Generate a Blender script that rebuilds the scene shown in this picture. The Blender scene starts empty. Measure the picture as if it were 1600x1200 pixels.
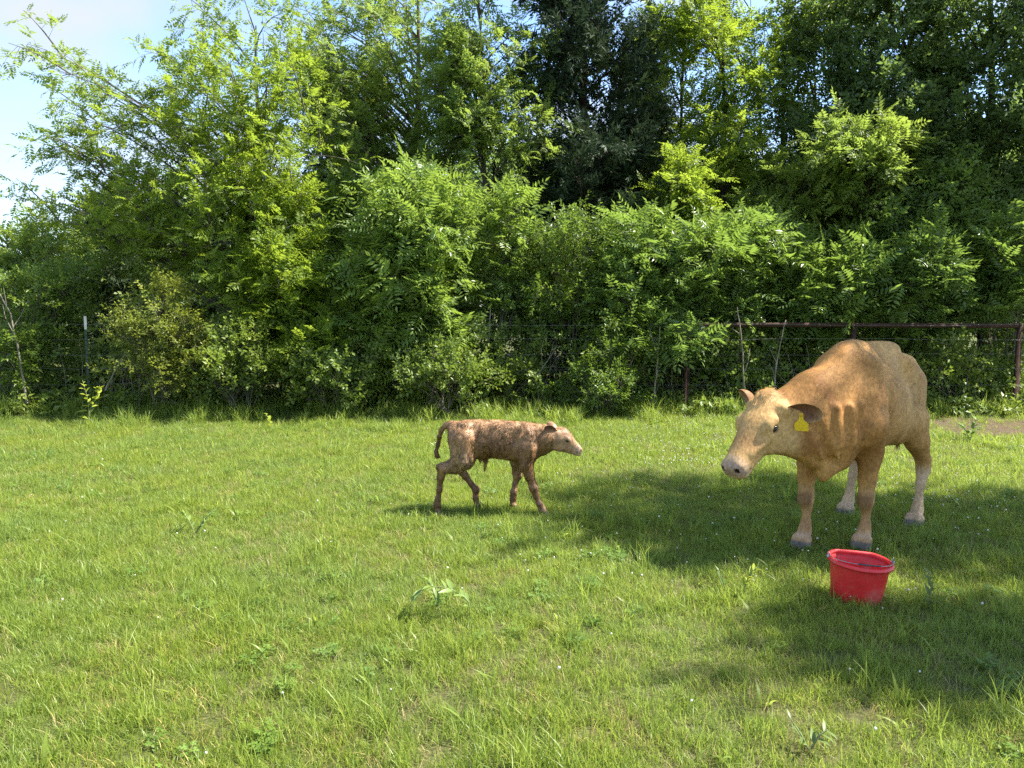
import bpy, math, random
import numpy as np
from mathutils import Vector, Matrix

# ------------------------------------------------------------------ camera, sky, sun, exposure
scene = bpy.context.scene
COL = scene.collection
FPX, CX, CY = 1208.0, 800.0, 600.0           # focal length and centre in pixels of the 1600 x 1200 photograph
CAM_H, PITCH = 1.5, math.atan(113.0 / 1208.0)
cam_d = bpy.data.cameras.new('camera')
cam = bpy.data.objects.new('camera', cam_d); COL.objects.link(cam)
cam_d.sensor_width = 36.0
cam_d.lens = 36.0 * FPX / 1600.0
cam_d.clip_start = 0.05; cam_d.clip_end = 3000
cam.location = (0, 0, CAM_H)
cam.rotation_euler = (math.pi / 2 - PITCH, 0, 0)
scene.camera = cam

SUN_AZ, SUN_EL = math.radians(83), math.radians(53)      # azimuth from +Y towards +X
SUN_DIR = np.array([math.cos(SUN_EL) * math.sin(SUN_AZ), math.cos(SUN_EL) * math.cos(SUN_AZ), math.sin(SUN_EL)])
sun_d = bpy.data.lights.new('sun', 'SUN'); sun_d.energy = 3.5; sun_d.angle = math.radians(0.8); sun_d.color = (1.0, 0.95, 0.86)
sun = bpy.data.objects.new('sun', sun_d); COL.objects.link(sun)
sun.location = (8, 4, 12)
sun.rotation_euler = Vector(-SUN_DIR).to_track_quat('-Z', 'Y').to_euler()

world = bpy.data.worlds.new('World'); scene.world = world; world.use_nodes = True
wn, wl = world.node_tree.nodes, world.node_tree.links
wn.clear()
w_out = wn.new('ShaderNodeOutputWorld'); w_bg = wn.new('ShaderNodeBackground'); w_sky = wn.new('ShaderNodeTexSky')
w_sky.sky_type = 'NISHITA'; w_sky.sun_disc = False
w_sky.sun_elevation = SUN_EL; w_sky.sun_rotation = SUN_AZ
w_sky.air_density = 1.0; w_sky.dust_density = 0.4
w_bg.inputs['Strength'].default_value = 0.12
w_tc = wn.new('ShaderNodeTexCoord'); w_map = wn.new('ShaderNodeMapping'); w_noise = wn.new('ShaderNodeTexNoise')
w_map.inputs['Scale'].default_value = (1.0, 1.0, 2.2); w_map.inputs['Location'].default_value = (0.35, 0.1, 0.22)
w_noise.inputs['Scale'].default_value = 3.1; w_noise.inputs['Detail'].default_value = 7; w_noise.inputs['Roughness'].default_value = 0.52
w_ramp = wn.new('ShaderNodeValToRGB')
w_ramp.color_ramp.elements[0].position = 0.42; w_ramp.color_ramp.elements[0].color = (0, 0, 0, 1)
w_ramp.color_ramp.elements[1].position = 0.70; w_ramp.color_ramp.elements[1].color = (1, 1, 1, 1)
w_mix = wn.new('ShaderNodeMixRGB'); w_mix.inputs['Color2'].default_value = (1.66, 1.72, 1.82, 1)
wl.new(w_tc.outputs['Generated'], w_map.inputs['Vector']); wl.new(w_map.outputs['Vector'], w_noise.inputs['Vector'])
wl.new(w_noise.outputs['Fac'], w_ramp.inputs['Fac']); wl.new(w_ramp.outputs['Color'], w_mix.inputs['Fac'])
w_hue = wn.new('ShaderNodeMixRGB'); w_hue.blend_type = 'MULTIPLY'; w_hue.inputs['Fac'].default_value = 1.0; w_hue.inputs['Color2'].default_value = (0.60, 0.655, 0.74, 1)
wl.new(w_sky.outputs['Color'], w_hue.inputs['Color1']); wl.new(w_hue.outputs['Color'], w_mix.inputs['Color1']); wl.new(w_mix.outputs['Color'], w_bg.inputs['Color'])
wl.new(w_bg.outputs['Background'], w_out.inputs['Surface'])

scene.view_settings.view_transform = 'Standard'
scene.view_settings.look = 'None'
scene.view_settings.exposure = 2.15
scene.view_settings.gamma = 1.0
scene.render.engine = 'CYCLES'
cy = scene.cycles
cy.max_bounces = 7; cy.diffuse_bounces = 4; cy.glossy_bounces = 2; cy.transmission_bounces = 5; cy.transparent_max_bounces = 4
cy.use_denoising = False; cy.denoiser = 'OPENIMAGEDENOISE'; cy.denoising_input_passes = 'RGB_ALBEDO_NORMAL'; cy.denoising_prefilter = 'ACCURATE'
cy.sample_clamp_indirect = 6.0

# ------------------------------------------------------------------ helpers
CP, SP = math.cos(PITCH), math.sin(PITCH)
def ray(u, v):
    a = (u - CX) / FPX; b = -(v - CY) / FPX
    return np.array([a, CP + b * SP, b * CP - SP])
def at(u, v, y):                         # the point that stands at depth y behind photograph pixel (u, v)
    r = ray(u, v); return np.array([0, 0, CAM_H]) + r * (y / r[1])
def gnd(u, v):
    r = ray(u, v); p = np.array([0, 0, CAM_H]) - r * (CAM_H / r[2]); return p
def norm(a):
    a = np.asarray(a, float); return a / np.maximum(np.linalg.norm(a, axis=-1, keepdims=True), 1e-9)

def tag(o, label=None, cat=None, group=None, kind=None):
    if label: o['label'] = label
    if cat: o['category'] = cat
    if group: o['group'] = group
    if kind: o['kind'] = kind
    return o
def link(name, me, mat=None, parent=None):
    o = bpy.data.objects.new(name, me); COL.objects.link(o)
    if mat is not None and me is not None and len(me.materials) == 0: me.materials.append(mat)
    if parent is not None: o.parent = parent
    return o
def empty(name, loc=(0, 0, 0), rz=0.0):
    o = bpy.data.objects.new(name, None); COL.objects.link(o)
    o.location = loc; o.rotation_euler = (0, 0, rz); o.empty_display_size = 0.1
    return o
def mesh_quads(name, V, Q, smooth=True, attrs=None, colors=None, T=None):
    """numpy mesh: quads Q (n,4) and optional triangles T (m,3)"""
    me = bpy.data.meshes.new(name)
    V = np.asarray(V, np.float32); Q = np.asarray(Q, np.int32).reshape(-1, 4)
    T = np.zeros((0, 3), np.int32) if T is None else np.asarray(T, np.int32).reshape(-1, 3)
    nl = Q.size + T.size
    me.vertices.add(len(V)); me.vertices.foreach_set('co', V.ravel())
    me.loops.add(nl); me.loops.foreach_set('vertex_index', np.concatenate([Q.ravel(), T.ravel()]))
    me.polygons.add(len(Q) + len(T))
    st = np.concatenate([np.arange(len(Q)) * 4, Q.size + np.arange(len(T)) * 3]).astype(np.int32)
    me.polygons.foreach_set('loop_start', st)
    me.polygons.foreach_set('use_smooth', np.full(len(Q) + len(T), smooth, bool))
    for k, a in (attrs or {}).items():
        at_ = me.attributes.new(k, 'FLOAT', 'POINT'); at_.data.foreach_set('value', np.asarray(a, np.float32).ravel())
    for k, c in (colors or {}).items():
        ca = me.attributes.new(k, 'FLOAT_COLOR', 'POINT')
        c4 = np.ones((len(V), 4), np.float32); c4[:, :3] = c; ca.data.foreach_set('color', c4.ravel())
    me.update(calc_edges=True); me.validate()
    return me
class Tubes:
    def __init__(s): s.V, s.Q, s.n = [], [], 0
    def add(s, pts, rad, sides=5, cap=False):
        pts = np.asarray(pts, float); n = len(pts)
        rad = np.broadcast_to(np.asarray(rad, float), (n,))
        tg = norm(np.gradient(pts, axis=0))
        up = np.array([0, 0, 1.0]) if abs(tg[0][2]) < 0.9 else np.array([1.0, 0, 0])
        b1 = np.zeros_like(pts); r = norm(np.cross(tg[0], up))
        for i in range(n):
            r = norm(r - tg[i] * np.dot(r, tg[i])); b1[i] = r
        b2 = np.cross(tg, b1)
        a = np.arange(sides) * 2 * math.pi / sides
        ring = pts[:, None, :] + rad[:, None, None] * (np.cos(a)[None, :, None] * b1[:, None, :] + np.sin(a)[None, :, None] * b2[:, None, :])
        s.V.append(ring.reshape(-1, 3))
        i, j = np.meshgrid(np.arange(n - 1), np.arange(sides), indexing='ij'); k = (j + 1) % sides
        q = np.stack([i * sides + j, i * sides + k, (i + 1) * sides + k, (i + 1) * sides + j], -1).reshape(-1, 4) + s.n
        s.Q.append(q); s.n += n * sides
        if cap:
            for idx, c in ((0, pts[0]), (n - 1, pts[-1])):
                s.V.append(c[None]); ctr = s.n; s.n += 1
                base = ctr - (n * sides if idx == 0 else n * sides + 1) + idx * sides
                jj = np.arange(0, sides, 1); kk = (jj + 1) % sides
                tri = np.stack([base + jj, base + kk, np.full(sides, ctr), np.full(sides, ctr)], -1)
                s.T = getattr(s, 'T', []) + [tri[:, :3]]
    def build(s, name, mat, parent=None, smooth=True, **k):
        T = np.concatenate(s.T) if getattr(s, 'T', None) else None
        me = mesh_quads(name, np.concatenate(s.V), np.concatenate(s.Q), smooth, T=T, **k)
        return link(name, me, mat, parent)

# ---- materials
def new_mat(name):
    m = bpy.data.materials.new(name); m.use_nodes = True; nt = m.node_tree; nt.nodes.clear()
    out = nt.nodes.new('ShaderNodeOutputMaterial'); return m, nt, out
def N(nt, t, **kw):
    n = nt.nodes.new(t)
    for k, v in kw.items():
        if k in n.inputs: n.inputs[k].default_value = v
        else: setattr(n, k, v)
    return n
def mixc(nt, fac, c1, c2, mode='MIX'):
    n = nt.nodes.new('ShaderNodeMixRGB'); n.blend_type = mode
    for key, val in (('Fac', fac), ('Color1', c1), ('Color2', c2)):
        if hasattr(val, 'is_output'): nt.links.new(val, n.inputs[key])
        elif isinstance(val, (int, float)): n.inputs[key].default_value = val
        else: n.inputs[key].default_value = (*val, 1)
    return n.outputs['Color']
def ramp(nt, fac, p0, p1, c0=(0, 0, 0), c1=(1, 1, 1)):
    r = nt.nodes.new('ShaderNodeValToRGB'); e = r.color_ramp.elements
    e[0].position, e[1].position = p0, p1; e[0].color = (*c0, 1); e[1].color = (*c1, 1)
    nt.links.new(fac, r.inputs['Fac']); return r.outputs['Color']
def noise(nt, scale, detail=4, rough=0.55, vec=None, stretch=None):
    n = N(nt, 'ShaderNodeTexNoise', Scale=scale, Detail=detail, Roughness=rough)
    if vec is None:
        g = nt.nodes.new('ShaderNodeNewGeometry'); vec = g.outputs['Position']
    if stretch:
        mp = nt.nodes.new('ShaderNodeMapping'); mp.inputs['Scale'].default_value = stretch
        nt.links.new(vec, mp.inputs['Vector']); vec = mp.outputs['Vector']
    nt.links.new(vec, n.inputs['Vector']); return n.outputs['Fac']
def bump(nt, h, strength, dist):
    b = N(nt, 'ShaderNodeBump', Strength=strength, Distance=dist); nt.links.new(h, b.inputs['Height']); return b.outputs['Normal']
def obj_coord(nt):
    return nt.nodes.new('ShaderNodeTexCoord').outputs['Object']

def leaf_mat(name, dark, light, trans, tfac=0.4, rough=0.45, spec=0.35, inst=False, yellow=None):
    """leaf: reflects the colour between dark and light (attribute tint), lets the trans colour through"""
    m, nt, out = new_mat(name)
    a = nt.nodes.new('ShaderNodeAttribute'); a.attribute_name = 'tint'
    fac = a.outputs['Fac']
    if inst:
        oi = nt.nodes.new('ShaderNodeObjectInfo')
        ad = N(nt, 'ShaderNodeMath', operation='ADD'); nt.links.new(fac, ad.inputs[0]); nt.links.new(oi.outputs['Random'], ad.inputs[1])
        mu = N(nt, 'ShaderNodeMath', operation='MULTIPLY'); mu.inputs[1].default_value = 0.5; nt.links.new(ad.outputs[0], mu.inputs[0]); fac = mu.outputs[0]
    c = mixc(nt, fac, dark, light)
    n1 = noise(nt, 0.9 if not inst else 1.1, 3, 0.6)
    c = mixc(nt, ramp(nt, n1, 0.38, 0.66), c, mixc(nt, 1.0, c, yellow or (1.25, 1.12, 0.7), 'MULTIPLY'))
    t = mixc(nt, 0.5, c, trans); t = mixc(nt, 0.35, t, trans)
    p = N(nt, 'ShaderNodeBsdfPrincipled', Roughness=rough); p.inputs['Specular IOR Level'].default_value = spec
    tr = nt.nodes.new('ShaderNodeBsdfTranslucent'); mx = nt.nodes.new('ShaderNodeMixShader'); mx.inputs[0].default_value = tfac
    nt.links.new(c, p.inputs['Base Color']); nt.links.new(t, tr.inputs['Color'])
    nt.links.new(p.outputs[0], mx.inputs[1]); nt.links.new(tr.outputs[0], mx.inputs[2]); nt.links.new(mx.outputs[0], out.inputs['Surface'])
    return m
def bark_mat(name, c1, c2, scale=14):
    m, nt, out = new_mat(name)
    n1 = noise(nt, scale, 6, 0.65, stretch=(1, 1, 0.25)); n2 = noise(nt, 3, 3)
    c = mixc(nt, ramp(nt, n1, 0.35, 0.65), c1, c2); c = mixc(nt, ramp(nt, n2, 0.45, 0.7), c, mixc(nt, 1.0, c, (0.7, 0.8, 0.6), 'MULTIPLY'))
    p = N(nt, 'ShaderNodeBsdfPrincipled', Roughness=0.9); p.inputs['Specular IOR Level'].default_value = 0.15
    nt.links.new(c, p.inputs['Base Color']); nt.links.new(bump(nt, n1, 0.6, 0.02), p.inputs['Normal']); nt.links.new(p.outputs[0], out.inputs['Surface'])
    return m

# ---- cheap numpy value noise (3-d), used for shapes and coat patches
def vnoise(P, seed=0):
    P = np.asarray(P, float); I = np.floor(P).astype(np.int64); f = P - I; f = f * f * (3 - 2 * f)
    def h(i, j, k):
        n = (i * 374761393 + j * 668265263 + k * 2147483647 + seed * 974634541) & 0xffffffff
        n = ((n ^ (n >> 13)) * 1274126177) & 0xffffffff
        return ((n ^ (n >> 16)) & 0xffff) / 65535.0
    r = 0
    for a in (0, 1):
        for b in (0, 1):
            for c in (0, 1):
                w = (f[..., 0] if a else 1 - f[..., 0]) * (f[..., 1] if b else 1 - f[..., 1]) * (f[..., 2] if c else 1 - f[..., 2])
                r = r + w * h(I[..., 0] + a, I[..., 1] + b, I[..., 2] + c)
    return r
def fbm(P, seed=0, oct=4):
    P = np.asarray(P, float); s = 0; a = 0.5; t = 0
    for o in range(oct): s = s + a * vnoise(P * 2 ** o + 17.3 * o, seed + o); t += a; a *= 0.5
    return s / t

# ---- implicit surfaces -> one continuous skin (for the animals)
class Field:
    def __init__(s, lo, hi, h):
        s.lo = np.array(lo, float); s.h = h
        s.n = np.ceil((np.array(hi) - s.lo) / h).astype(int) + 1
        s.A = np.full(s.n, 1.0, np.float32)
    def sub(s, lo, hi):
        i0 = np.clip(np.floor((np.array(lo) - s.lo) / s.h).astype(int), 0, s.n - 1); i1 = np.clip(np.ceil((np.array(hi) - s.lo) / s.h).astype(int) + 1, 1, s.n)
        sl = tuple(slice(a, b) for a, b in zip(i0, i1))
        ax = [s.lo[k] + s.h * np.arange(i0[k], i1[k]) for k in range(3)]
        X, Y, Z = np.meshgrid(*ax, indexing='ij')
        return sl, np.stack([X, Y, Z], -1).astype(np.float32)
    def put(s, lo, hi, fn, k, cut=False):
        m = 0.05 + k
        sl, P = s.sub(np.array(lo) - m, np.array(hi) + m)
        if P.size == 0: return
        d = fn(P).astype(np.float32); a = s.A[sl]
        if cut: a = -a
        hh = np.maximum(k - np.abs(a - d), 0) / max(k, 1e-6)
        r = np.minimum(a, d) - hh * hh * k * 0.25
        s.A[sl] = -r if cut else r
    def cone(s, a, b, ra, rb, k=0.03, cut=False):
        a, b = np.array(a, float), np.array(b, float); ab = b - a; L2 = max(ab.dot(ab), 1e-9); R = max(ra, rb)
        def fn(P):
            t = np.clip(((P - a) @ ab) / L2, 0, 1); q = P - a - t[..., None] * ab
            return np.sqrt((q * q).sum(-1)) - (ra + (rb - ra) * t)
        s.put(np.minimum(a, b) - R, np.maximum(a, b) + R, fn, k, cut)
    def chain(s, pts, rad, k=0.02):
        for i in range(len(pts) - 1): s.cone(pts[i], pts[i + 1], rad[i], rad[i + 1], k)
    def ell(s, c, r, k=0.03, M=None, cut=False):
        c, r = np.array(c, float), np.array(r, float); R = r.max(); M = np.eye(3) if M is None else np.array(M, float)   # rows of M: axes
        def fn(P):
            q = (P - c) @ M.T; k0 = np.sqrt(((q / r) ** 2).sum(-1)); k1 = np.sqrt(((q / (r * r)) ** 2).sum(-1)) + 1e-6
            return k0 * (k0 - 1) / k1
        s.put(c - R, c + R, fn, k, cut)
    def loft(s, org, M, st, k=0.03, p=2.3, egg=0.0, warp=None):
        """st rows: s, centre height, half height, half width; M rows: along, side, up"""
        org = np.array(org, float); M = np.array(M, float); st = np.array(st, float)
        lo_l = np.array([st[0, 0], -st[:, 3].max(), (st[:, 1] - st[:, 2]).min()]); hi_l = np.array([st[-1, 0], st[:, 3].max(), (st[:, 1] + st[:, 2]).max()])
        cs = np.array([[(lo_l, hi_l)[a][0], (lo_l, hi_l)[b][1], (lo_l, hi_l)[c][2]] for a in (0, 1) for b in (0, 1) for c in (0, 1)]) @ M + org
        # smooth (monotone enough) interpolation of the stations
        ss = np.linspace(st[0, 0], st[-1, 0], 160); tab = np.stack([np.interp(ss, st[:, 0], st[:, c]) for c in (1, 2, 3)], -1)
        ker = np.hanning(15); ker /= ker.sum()
        pad = np.pad(tab, ((7, 7), (0, 0)), 'edge'); tab2 = np.stack([np.convolve(pad[:, c], ker, 'valid') for c in range(3)], -1)
        w = np.clip(np.minimum(ss - ss[0], ss[-1] - ss) / (0.08 * (ss[-1] - ss[0])), 0, 1)[:, None]; tab = tab * (1 - w) + tab2 * w
        def fn(P):
            q = (P - org) @ M.T; x = np.clip(q[..., 0], ss[0], ss[-1])
            zc, hh, hw = (np.interp(x, ss, tab[:, c]) for c in range(3))
            z = (q[..., 2] - zc) / hh
            hw = hw * (1 - egg * np.clip(z, -0.6, 1))
            if warp is not None: hw = hw * warp(q[..., 0], z)
            f = (np.abs(q[..., 1] / hw) ** p + np.abs(z) ** p) ** (1 / p) - 1
            d = f * np.minimum(hw, hh) * 0.9
            ov = np.maximum(ss[0] - q[..., 0], q[..., 0] - ss[-1])
            return np.maximum(d, ov)
        s.put(cs.min(0), cs.max(0), fn, k)
    def mesh(s):
        A = s.A; S = A < 0; n = A.shape
        c = [S[i:n[0] - 1 + i, j:n[1] - 1 + j, k:n[2] - 1 + k] for i in (0, 1) for j in (0, 1) for k in (0, 1)]
        cnt = sum(x.astype(np.int8) for x in c); act = (cnt > 0) & (cnt < 8)
        idx = np.full(act.shape, -1, np.int64); ii = np.argwhere(act); idx[act] = np.arange(len(ii))
        off = np.array([[i, j, k] for i in (0, 1) for j in (0, 1) for k in (0, 1)])
        val = np.stack([A[ii[:, 0] + o[0], ii[:, 1] + o[1], ii[:, 2] + o[2]] for o in off], -1)
        acc = np.zeros((len(ii), 3)); w = np.zeros(len(ii))
        for a in range(8):
            for b in range(a + 1, 8):
                if np.abs(off[a] - off[b]).sum() != 1: continue
                m = (val[:, a] < 0) != (val[:, b] < 0)
                t = np.where(m, val[:, a] / np.where(m, val[:, a] - val[:, b], 1), 0)
                acc += m[:, None] * (off[a] + t[:, None] * (off[b] - off[a])); w += m
        V = s.lo + s.h * (ii + acc / w[:, None])
        Q = []
        for ax in range(3):
            b, c2 = (ax + 1) % 3, (ax + 2) % 3
            sl0 = [slice(None)] * 3; sl1 = [slice(None)] * 3; sl0[ax] = slice(0, n[ax] - 1); sl1[ax] = slice(1, n[ax])
            e = np.argwhere(S[tuple(sl0)] != S[tuple(sl1)])
            e = e[(e[:, b] > 0) & (e[:, c2] > 0) & (e[:, b] < n[b] - 1) & (e[:, c2] < n[c2] - 1)]
            def ci(db, dc):
                q = e.copy(); q[:, b] -= db; q[:, c2] -= dc; return idx[q[:, 0], q[:, 1], q[:, 2]]
            quad = np.stack([ci(1, 1), ci(0, 1), ci(0, 0), ci(1, 0)], -1)
            flip = ~S[e[:, 0], e[:, 1], e[:, 2]]; quad[flip] = quad[flip][:, ::-1]
            Q.append(quad)
        Q = np.concatenate(Q); Q = Q[(Q >= 0).all(1)]
        # light smoothing
        for _ in range(2):
            sm = np.zeros_like(V); ct = np.zeros(len(V))
            for a in range(4):
                for bb in ((a + 1) % 4,):
                    np.add.at(sm, Q[:, a], V[Q[:, bb]]); np.add.at(ct, Q[:, a], 1); np.add.at(sm, Q[:, bb], V[Q[:, a]]); np.add.at(ct, Q[:, bb], 1)
            V = V * 0.5 + 0.5 * sm / np.maximum(ct, 1)[:, None]
        return V, Q
def vert_normals(V, Q):
    fn = np.cross(V[Q[:, 2]] - V[Q[:, 0]], V[Q[:, 3]] - V[Q[:, 1]]); vn = np.zeros_like(V)
    for a in range(4): np.add.at(vn, Q[:, a], fn)
    return norm(vn)
def hair_mesh(name, V, Q, col, n, length, width, comb, rng, lift=0.35, lenfn=None, jit=0.25, bright=(0.75, 1.3), clump=None, sink=.001):
    fn = np.cross(V[Q[:, 2]] - V[Q[:, 0]], V[Q[:, 3]] - V[Q[:, 1]]); ar = np.linalg.norm(fn, axis=1) * 0.5
    f = rng.choice(len(Q), n, p=ar / ar.sum()); a, b = rng.random(n), rng.random(n)
    def bl(W):
        q = W[Q[f]]; return (q[:, 0] * ((1 - a) * (1 - b))[:, None] + q[:, 1] * (a * (1 - b))[:, None] + q[:, 2] * (a * b)[:, None] + q[:, 3] * ((1 - a) * b)[:, None])
    P = bl(V); C = bl(col); nn = norm(fn[f])
    t = comb(P); t = t + rng.normal(0, jit, P.shape); t = norm(t - nn * (t * nn).sum(-1, keepdims=True))
    L = length * rng.uniform(0.6, 1.3, n)
    if lenfn is not None: L = L * lenfn(P)
    d = norm(t + nn * lift * rng.uniform(0.5, 1.5, n)[:, None])
    sd = norm(np.cross(nn, t)) * (width * 0.5)
    base = P - nn * sink
    W = np.stack([base + sd, base - sd, base + d * L[:, None]], 1).reshape(-1, 3)
    nj = np.zeros((n, 3))
    if clump is not None:                       # locks of hair: tone and lie change from lock to lock
        sc, lo, hi, nk = clump; q = P * np.array(sc); g = fbm(q, 91, 2); C = C * (lo + (hi - lo) * np.clip((g - .30) / .40, 0, 1))[:, None]
        nj = (np.stack([fbm(q + 9.1, 92, 2), fbm(q + 5.3, 93, 2), fbm(q + 2.7, 94, 2)], -1) - .5) * nk
    C = np.repeat(C * rng.uniform(*bright, (n, 1)), 3, 0)
    k = L > 0.002; k3 = np.repeat(k, 3); T = np.arange(3 * k.sum()).reshape(-1, 3)
    me = mesh_quads(name, W[k3], np.zeros((0, 4)), True, colors={'col': C[k3]}, T=T)
    hn = norm(nn + d * .35 + nj)
    me.normals_split_custom_set_from_vertices(np.repeat(hn, 3, 0)[k3].tolist())      # hairs shade like the skin they lie on
    return me

# ------------------------------------------------------------------ ground
RNG = np.random.default_rng(11)
SOIL = []                                    # bare or thin places: x, y, radius, strength
for (u, v, r, k) in ((745, 915, .30, .9), (850, 960, .22, .7), (870, 985, .15, .7), (790, 1060, .22, .8), (690, 1100, .25, .6), (680, 1170, .22, .7), (1205, 1015, .16, .8), (1330, 985, .20, .7),
                     (1265, 1130, .30, .9), (1160, 1180, .25, .7), (1350, 1110, .22, .6), (1250, 1060, .14, .8), (1330, 880, .35, .5), (1450, 870, .35, .6), (1490, 930, .35, .5), (1580, 1030, .30, .7),
                     (300, 770, .22, .6), (420, 1060, .18, .5), (200, 1110, .18, .5), (560, 1090, .16, .6), (600, 960, .16, .4), (95, 910, .2, .4), (380, 880, .2, .45), (1480, 780, .5, .35), (1180, 900, .2, .35), (1420, 1180, .2, .6)):
    p = gnd(u, v); SOIL.append((p[0], p[1], r, k))
def soil(x, y):
    P = np.stack([x, y, np.zeros_like(x)], -1)
    wob = fbm(P * 3.1, 4, 3) - .5; wob2 = fbm(P * 11, 7, 2) - .5
    s = np.zeros_like(x)
    for (a, b, r, k) in SOIL:
        d = np.sqrt((x - a) ** 2 + ((y - b) * 1.0) ** 2) / r + wob * 1.4 + wob2 * 1.2
        s = np.maximum(s, .48 * k * np.clip(.9 - d, 0, 1))
    s = np.maximum(s, np.clip((fbm(P * 1.3, 31, 4) - .62) * 4, 0, .2))
    # trampled strip of earth along the fence at the right, leaf litter under the wood
    s = np.maximum(s, .95 * sstep2(x, 5.0, 5.8) * sstep2(y + wob * .9, 9.1, 9.5) * (1 - sstep2(y, 10.6, 11.2)))
    s = np.where(y > 11.4, s * (1 - sstep2(y, 11.4, 12.2)), s)
    return s
def sstep2(x, a, b):
    t = np.clip((x - a) / (b - a), 0, 1); return t * t * (3 - 2 * t)
def ground_z(x, y):
    P = np.stack([x, y, np.zeros_like(x)], -1)
    return (fbm(P * 1.7, 41, 3) - .5) * .03 * sstep2(np.hypot(x - 1.2, y - 5.3), .1, 4)
def build_ground():
    xs = np.concatenate([-np.geomspace(14, 600, 14)[::-1], np.arange(-13.8, 13.81, .12), np.geomspace(14, 600, 14)])
    ys = np.concatenate([-np.geomspace(2, 300, 8)[::-1], np.arange(-1.4, 14.5, .12), np.geomspace(15, 900, 16)])
    X, Y = np.meshgrid(xs, ys, indexing='ij'); x, y = X.ravel(), Y.ravel()
    near = (np.abs(x) < 14) & (y < 14.6) & (y > -2)
    z = np.where(near, ground_z(x, y), 0)
    s = soil(x, y)
    i, j = np.meshgrid(np.arange(len(xs) - 1), np.arange(len(ys) - 1), indexing='ij'); n = len(ys)
    Q = np.stack([i * n + j, (i + 1) * n + j, (i + 1) * n + j + 1, i * n + j + 1], -1).reshape(-1, 4)
    m, nt, out = new_mat('pasture_soil')
    a = nt.nodes.new('ShaderNodeAttribute'); a.attribute_name = 'soil'
    n1 = noise(nt, 22, 6, .65); n2 = noise(nt, 90, 4, .7); n3 = noise(nt, 2.2, 4)
    dirt = mixc(nt, ramp(nt, n1, .32, .7), (.045, .031, .020), (.13, .092, .060)); dirt = mixc(nt, ramp(nt, n2, .5, .72), dirt, (.26, .20, .12))
    thatch = mixc(nt, ramp(nt, n2, .35, .65), (.045, .062, .016), (.13, .15, .045)); thatch = mixc(nt, ramp(nt, n3, .4, .7), thatch, (.09, .085, .035))
    c = mixc(nt, a.outputs['Fac'], thatch, dirt)
    p = N(nt, 'ShaderNodeBsdfPrincipled', Roughness=.95); p.inputs['Specular IOR Level'].default_value = .1
    nt.links.new(c, p.inputs['Base Color']); nt.links.new(bump(nt, n1, .8, .03), p.inputs['Normal']); nt.links.new(p.outputs[0], out.inputs['Surface'])
    o = link('ground', mesh_quads('ground', np.stack([x, y, z], -1), Q, True, attrs={'soil': s}), m)
    tag(o, 'pasture ground with bare brown earth showing between the grass', 'ground', kind='structure')
build_ground()

# ------------------------------------------------------------------ grass: clumps of real blades, scattered by geometry nodes
M_GRASS = leaf_mat('grass_blade', (.105, .175, .028), (.265, .350, .078), (.44, .54, .085), .5, .42, .35, inst=True)
M_STRAW = leaf_mat('straw_blade', (.24, .20, .09), (.46, .40, .20), (.42, .36, .16), .25, .7, .15, inst=True)
M_CLOVER = leaf_mat('clover_leaf', (.075, .145, .028), (.16, .26, .060), (.24, .38, .05), .35, .5, .3, inst=True)
M_PETAL = leaf_mat('white_petal', (.62, .62, .56), (.85, .85, .80), (.8, .8, .7), .3, .6, .2, inst=True, yellow=(1, 1, .96))
def blades(n, hmin, hmax, wmin, wmax, spread, rng, lean=.5, seg=3):
    V, Q, T = [], [], []; k = 0
    for b in range(n):
        a = rng.uniform(0, 2 * math.pi); r = spread * math.sqrt(rng.random()); base = np.array([r * math.cos(a), r * math.sin(a), -.008])
        h = rng.uniform(hmin, hmax); w = rng.uniform(wmin, wmax); d = rng.uniform(0, 2 * math.pi); L = lean * rng.uniform(.1, 1.25)
        dx = np.array([math.cos(d), math.sin(d), 0]); fa = d + math.pi / 2 + rng.uniform(-.9, .9); sd = np.array([math.cos(fa), math.sin(fa), 0])
        for i in range(seg + 1):
            t = i / seg; c = base + dx * (h * L * t * t) + np.array([0, 0, h * (t - .32 * L * t * t)]); ww = w * (.75 + .5 * t) * (1 - t ** 3) * .5 if t < 1 else 0
            if i < seg: V += [c - sd * ww, c + sd * ww]
            else: V.append(c)
        for i in range(seg - 1): Q.append((k + 2 * i, k + 2 * i + 1, k + 2 * i + 3, k + 2 * i + 2))
        T.append((k + 2 * seg - 2, k + 2 * seg - 1, k + 2 * seg)); k += 2 * seg + 1
    V = np.array(V); tint = np.repeat(rng.random(n), 2 * seg + 1)
    return V, np.array(Q), np.array(T), tint
def clover(n, rng):
    V, Q = [], []
    for b in range(n):
        a = rng.uniform(0, 6.28); r = .06 * math.sqrt(rng.random()); c = np.array([r * math.cos(a), r * math.sin(a), rng.uniform(.025, .06)]); s = rng.uniform(.010, .017); o = rng.uniform(0, 6.28)
        tilt = np.array([rng.normal(0, .3), rng.normal(0, .3), 1.0])
        for k in range(3):
            th = o + k * 2.094; d = np.array([math.cos(th), math.sin(th), 0]); d[2] = -(d[0] * tilt[0] + d[1] * tilt[1]); e = np.array([-math.sin(th), math.cos(th), 0]); e[2] = -(e[0] * tilt[0] + e[1] * tilt[1])
            i = len(V); V += [c, c + d * s * .7 - e * s * .55, c + d * s * 1.1, c + d * s * .7 + e * s * .55]; Q.append((i, i + 1, i + 2, i + 3))
    return np.array(V), np.array(Q)
def proto_collection(name, meshes, mats):
    c = bpy.data.collections.new(name)
    for i, (me, m) in enumerate(zip(meshes, mats)):
        me.materials.append(m); o = bpy.data.objects.new('%s_%02d' % (name, i), me); c.objects.link(o)
    return c
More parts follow.
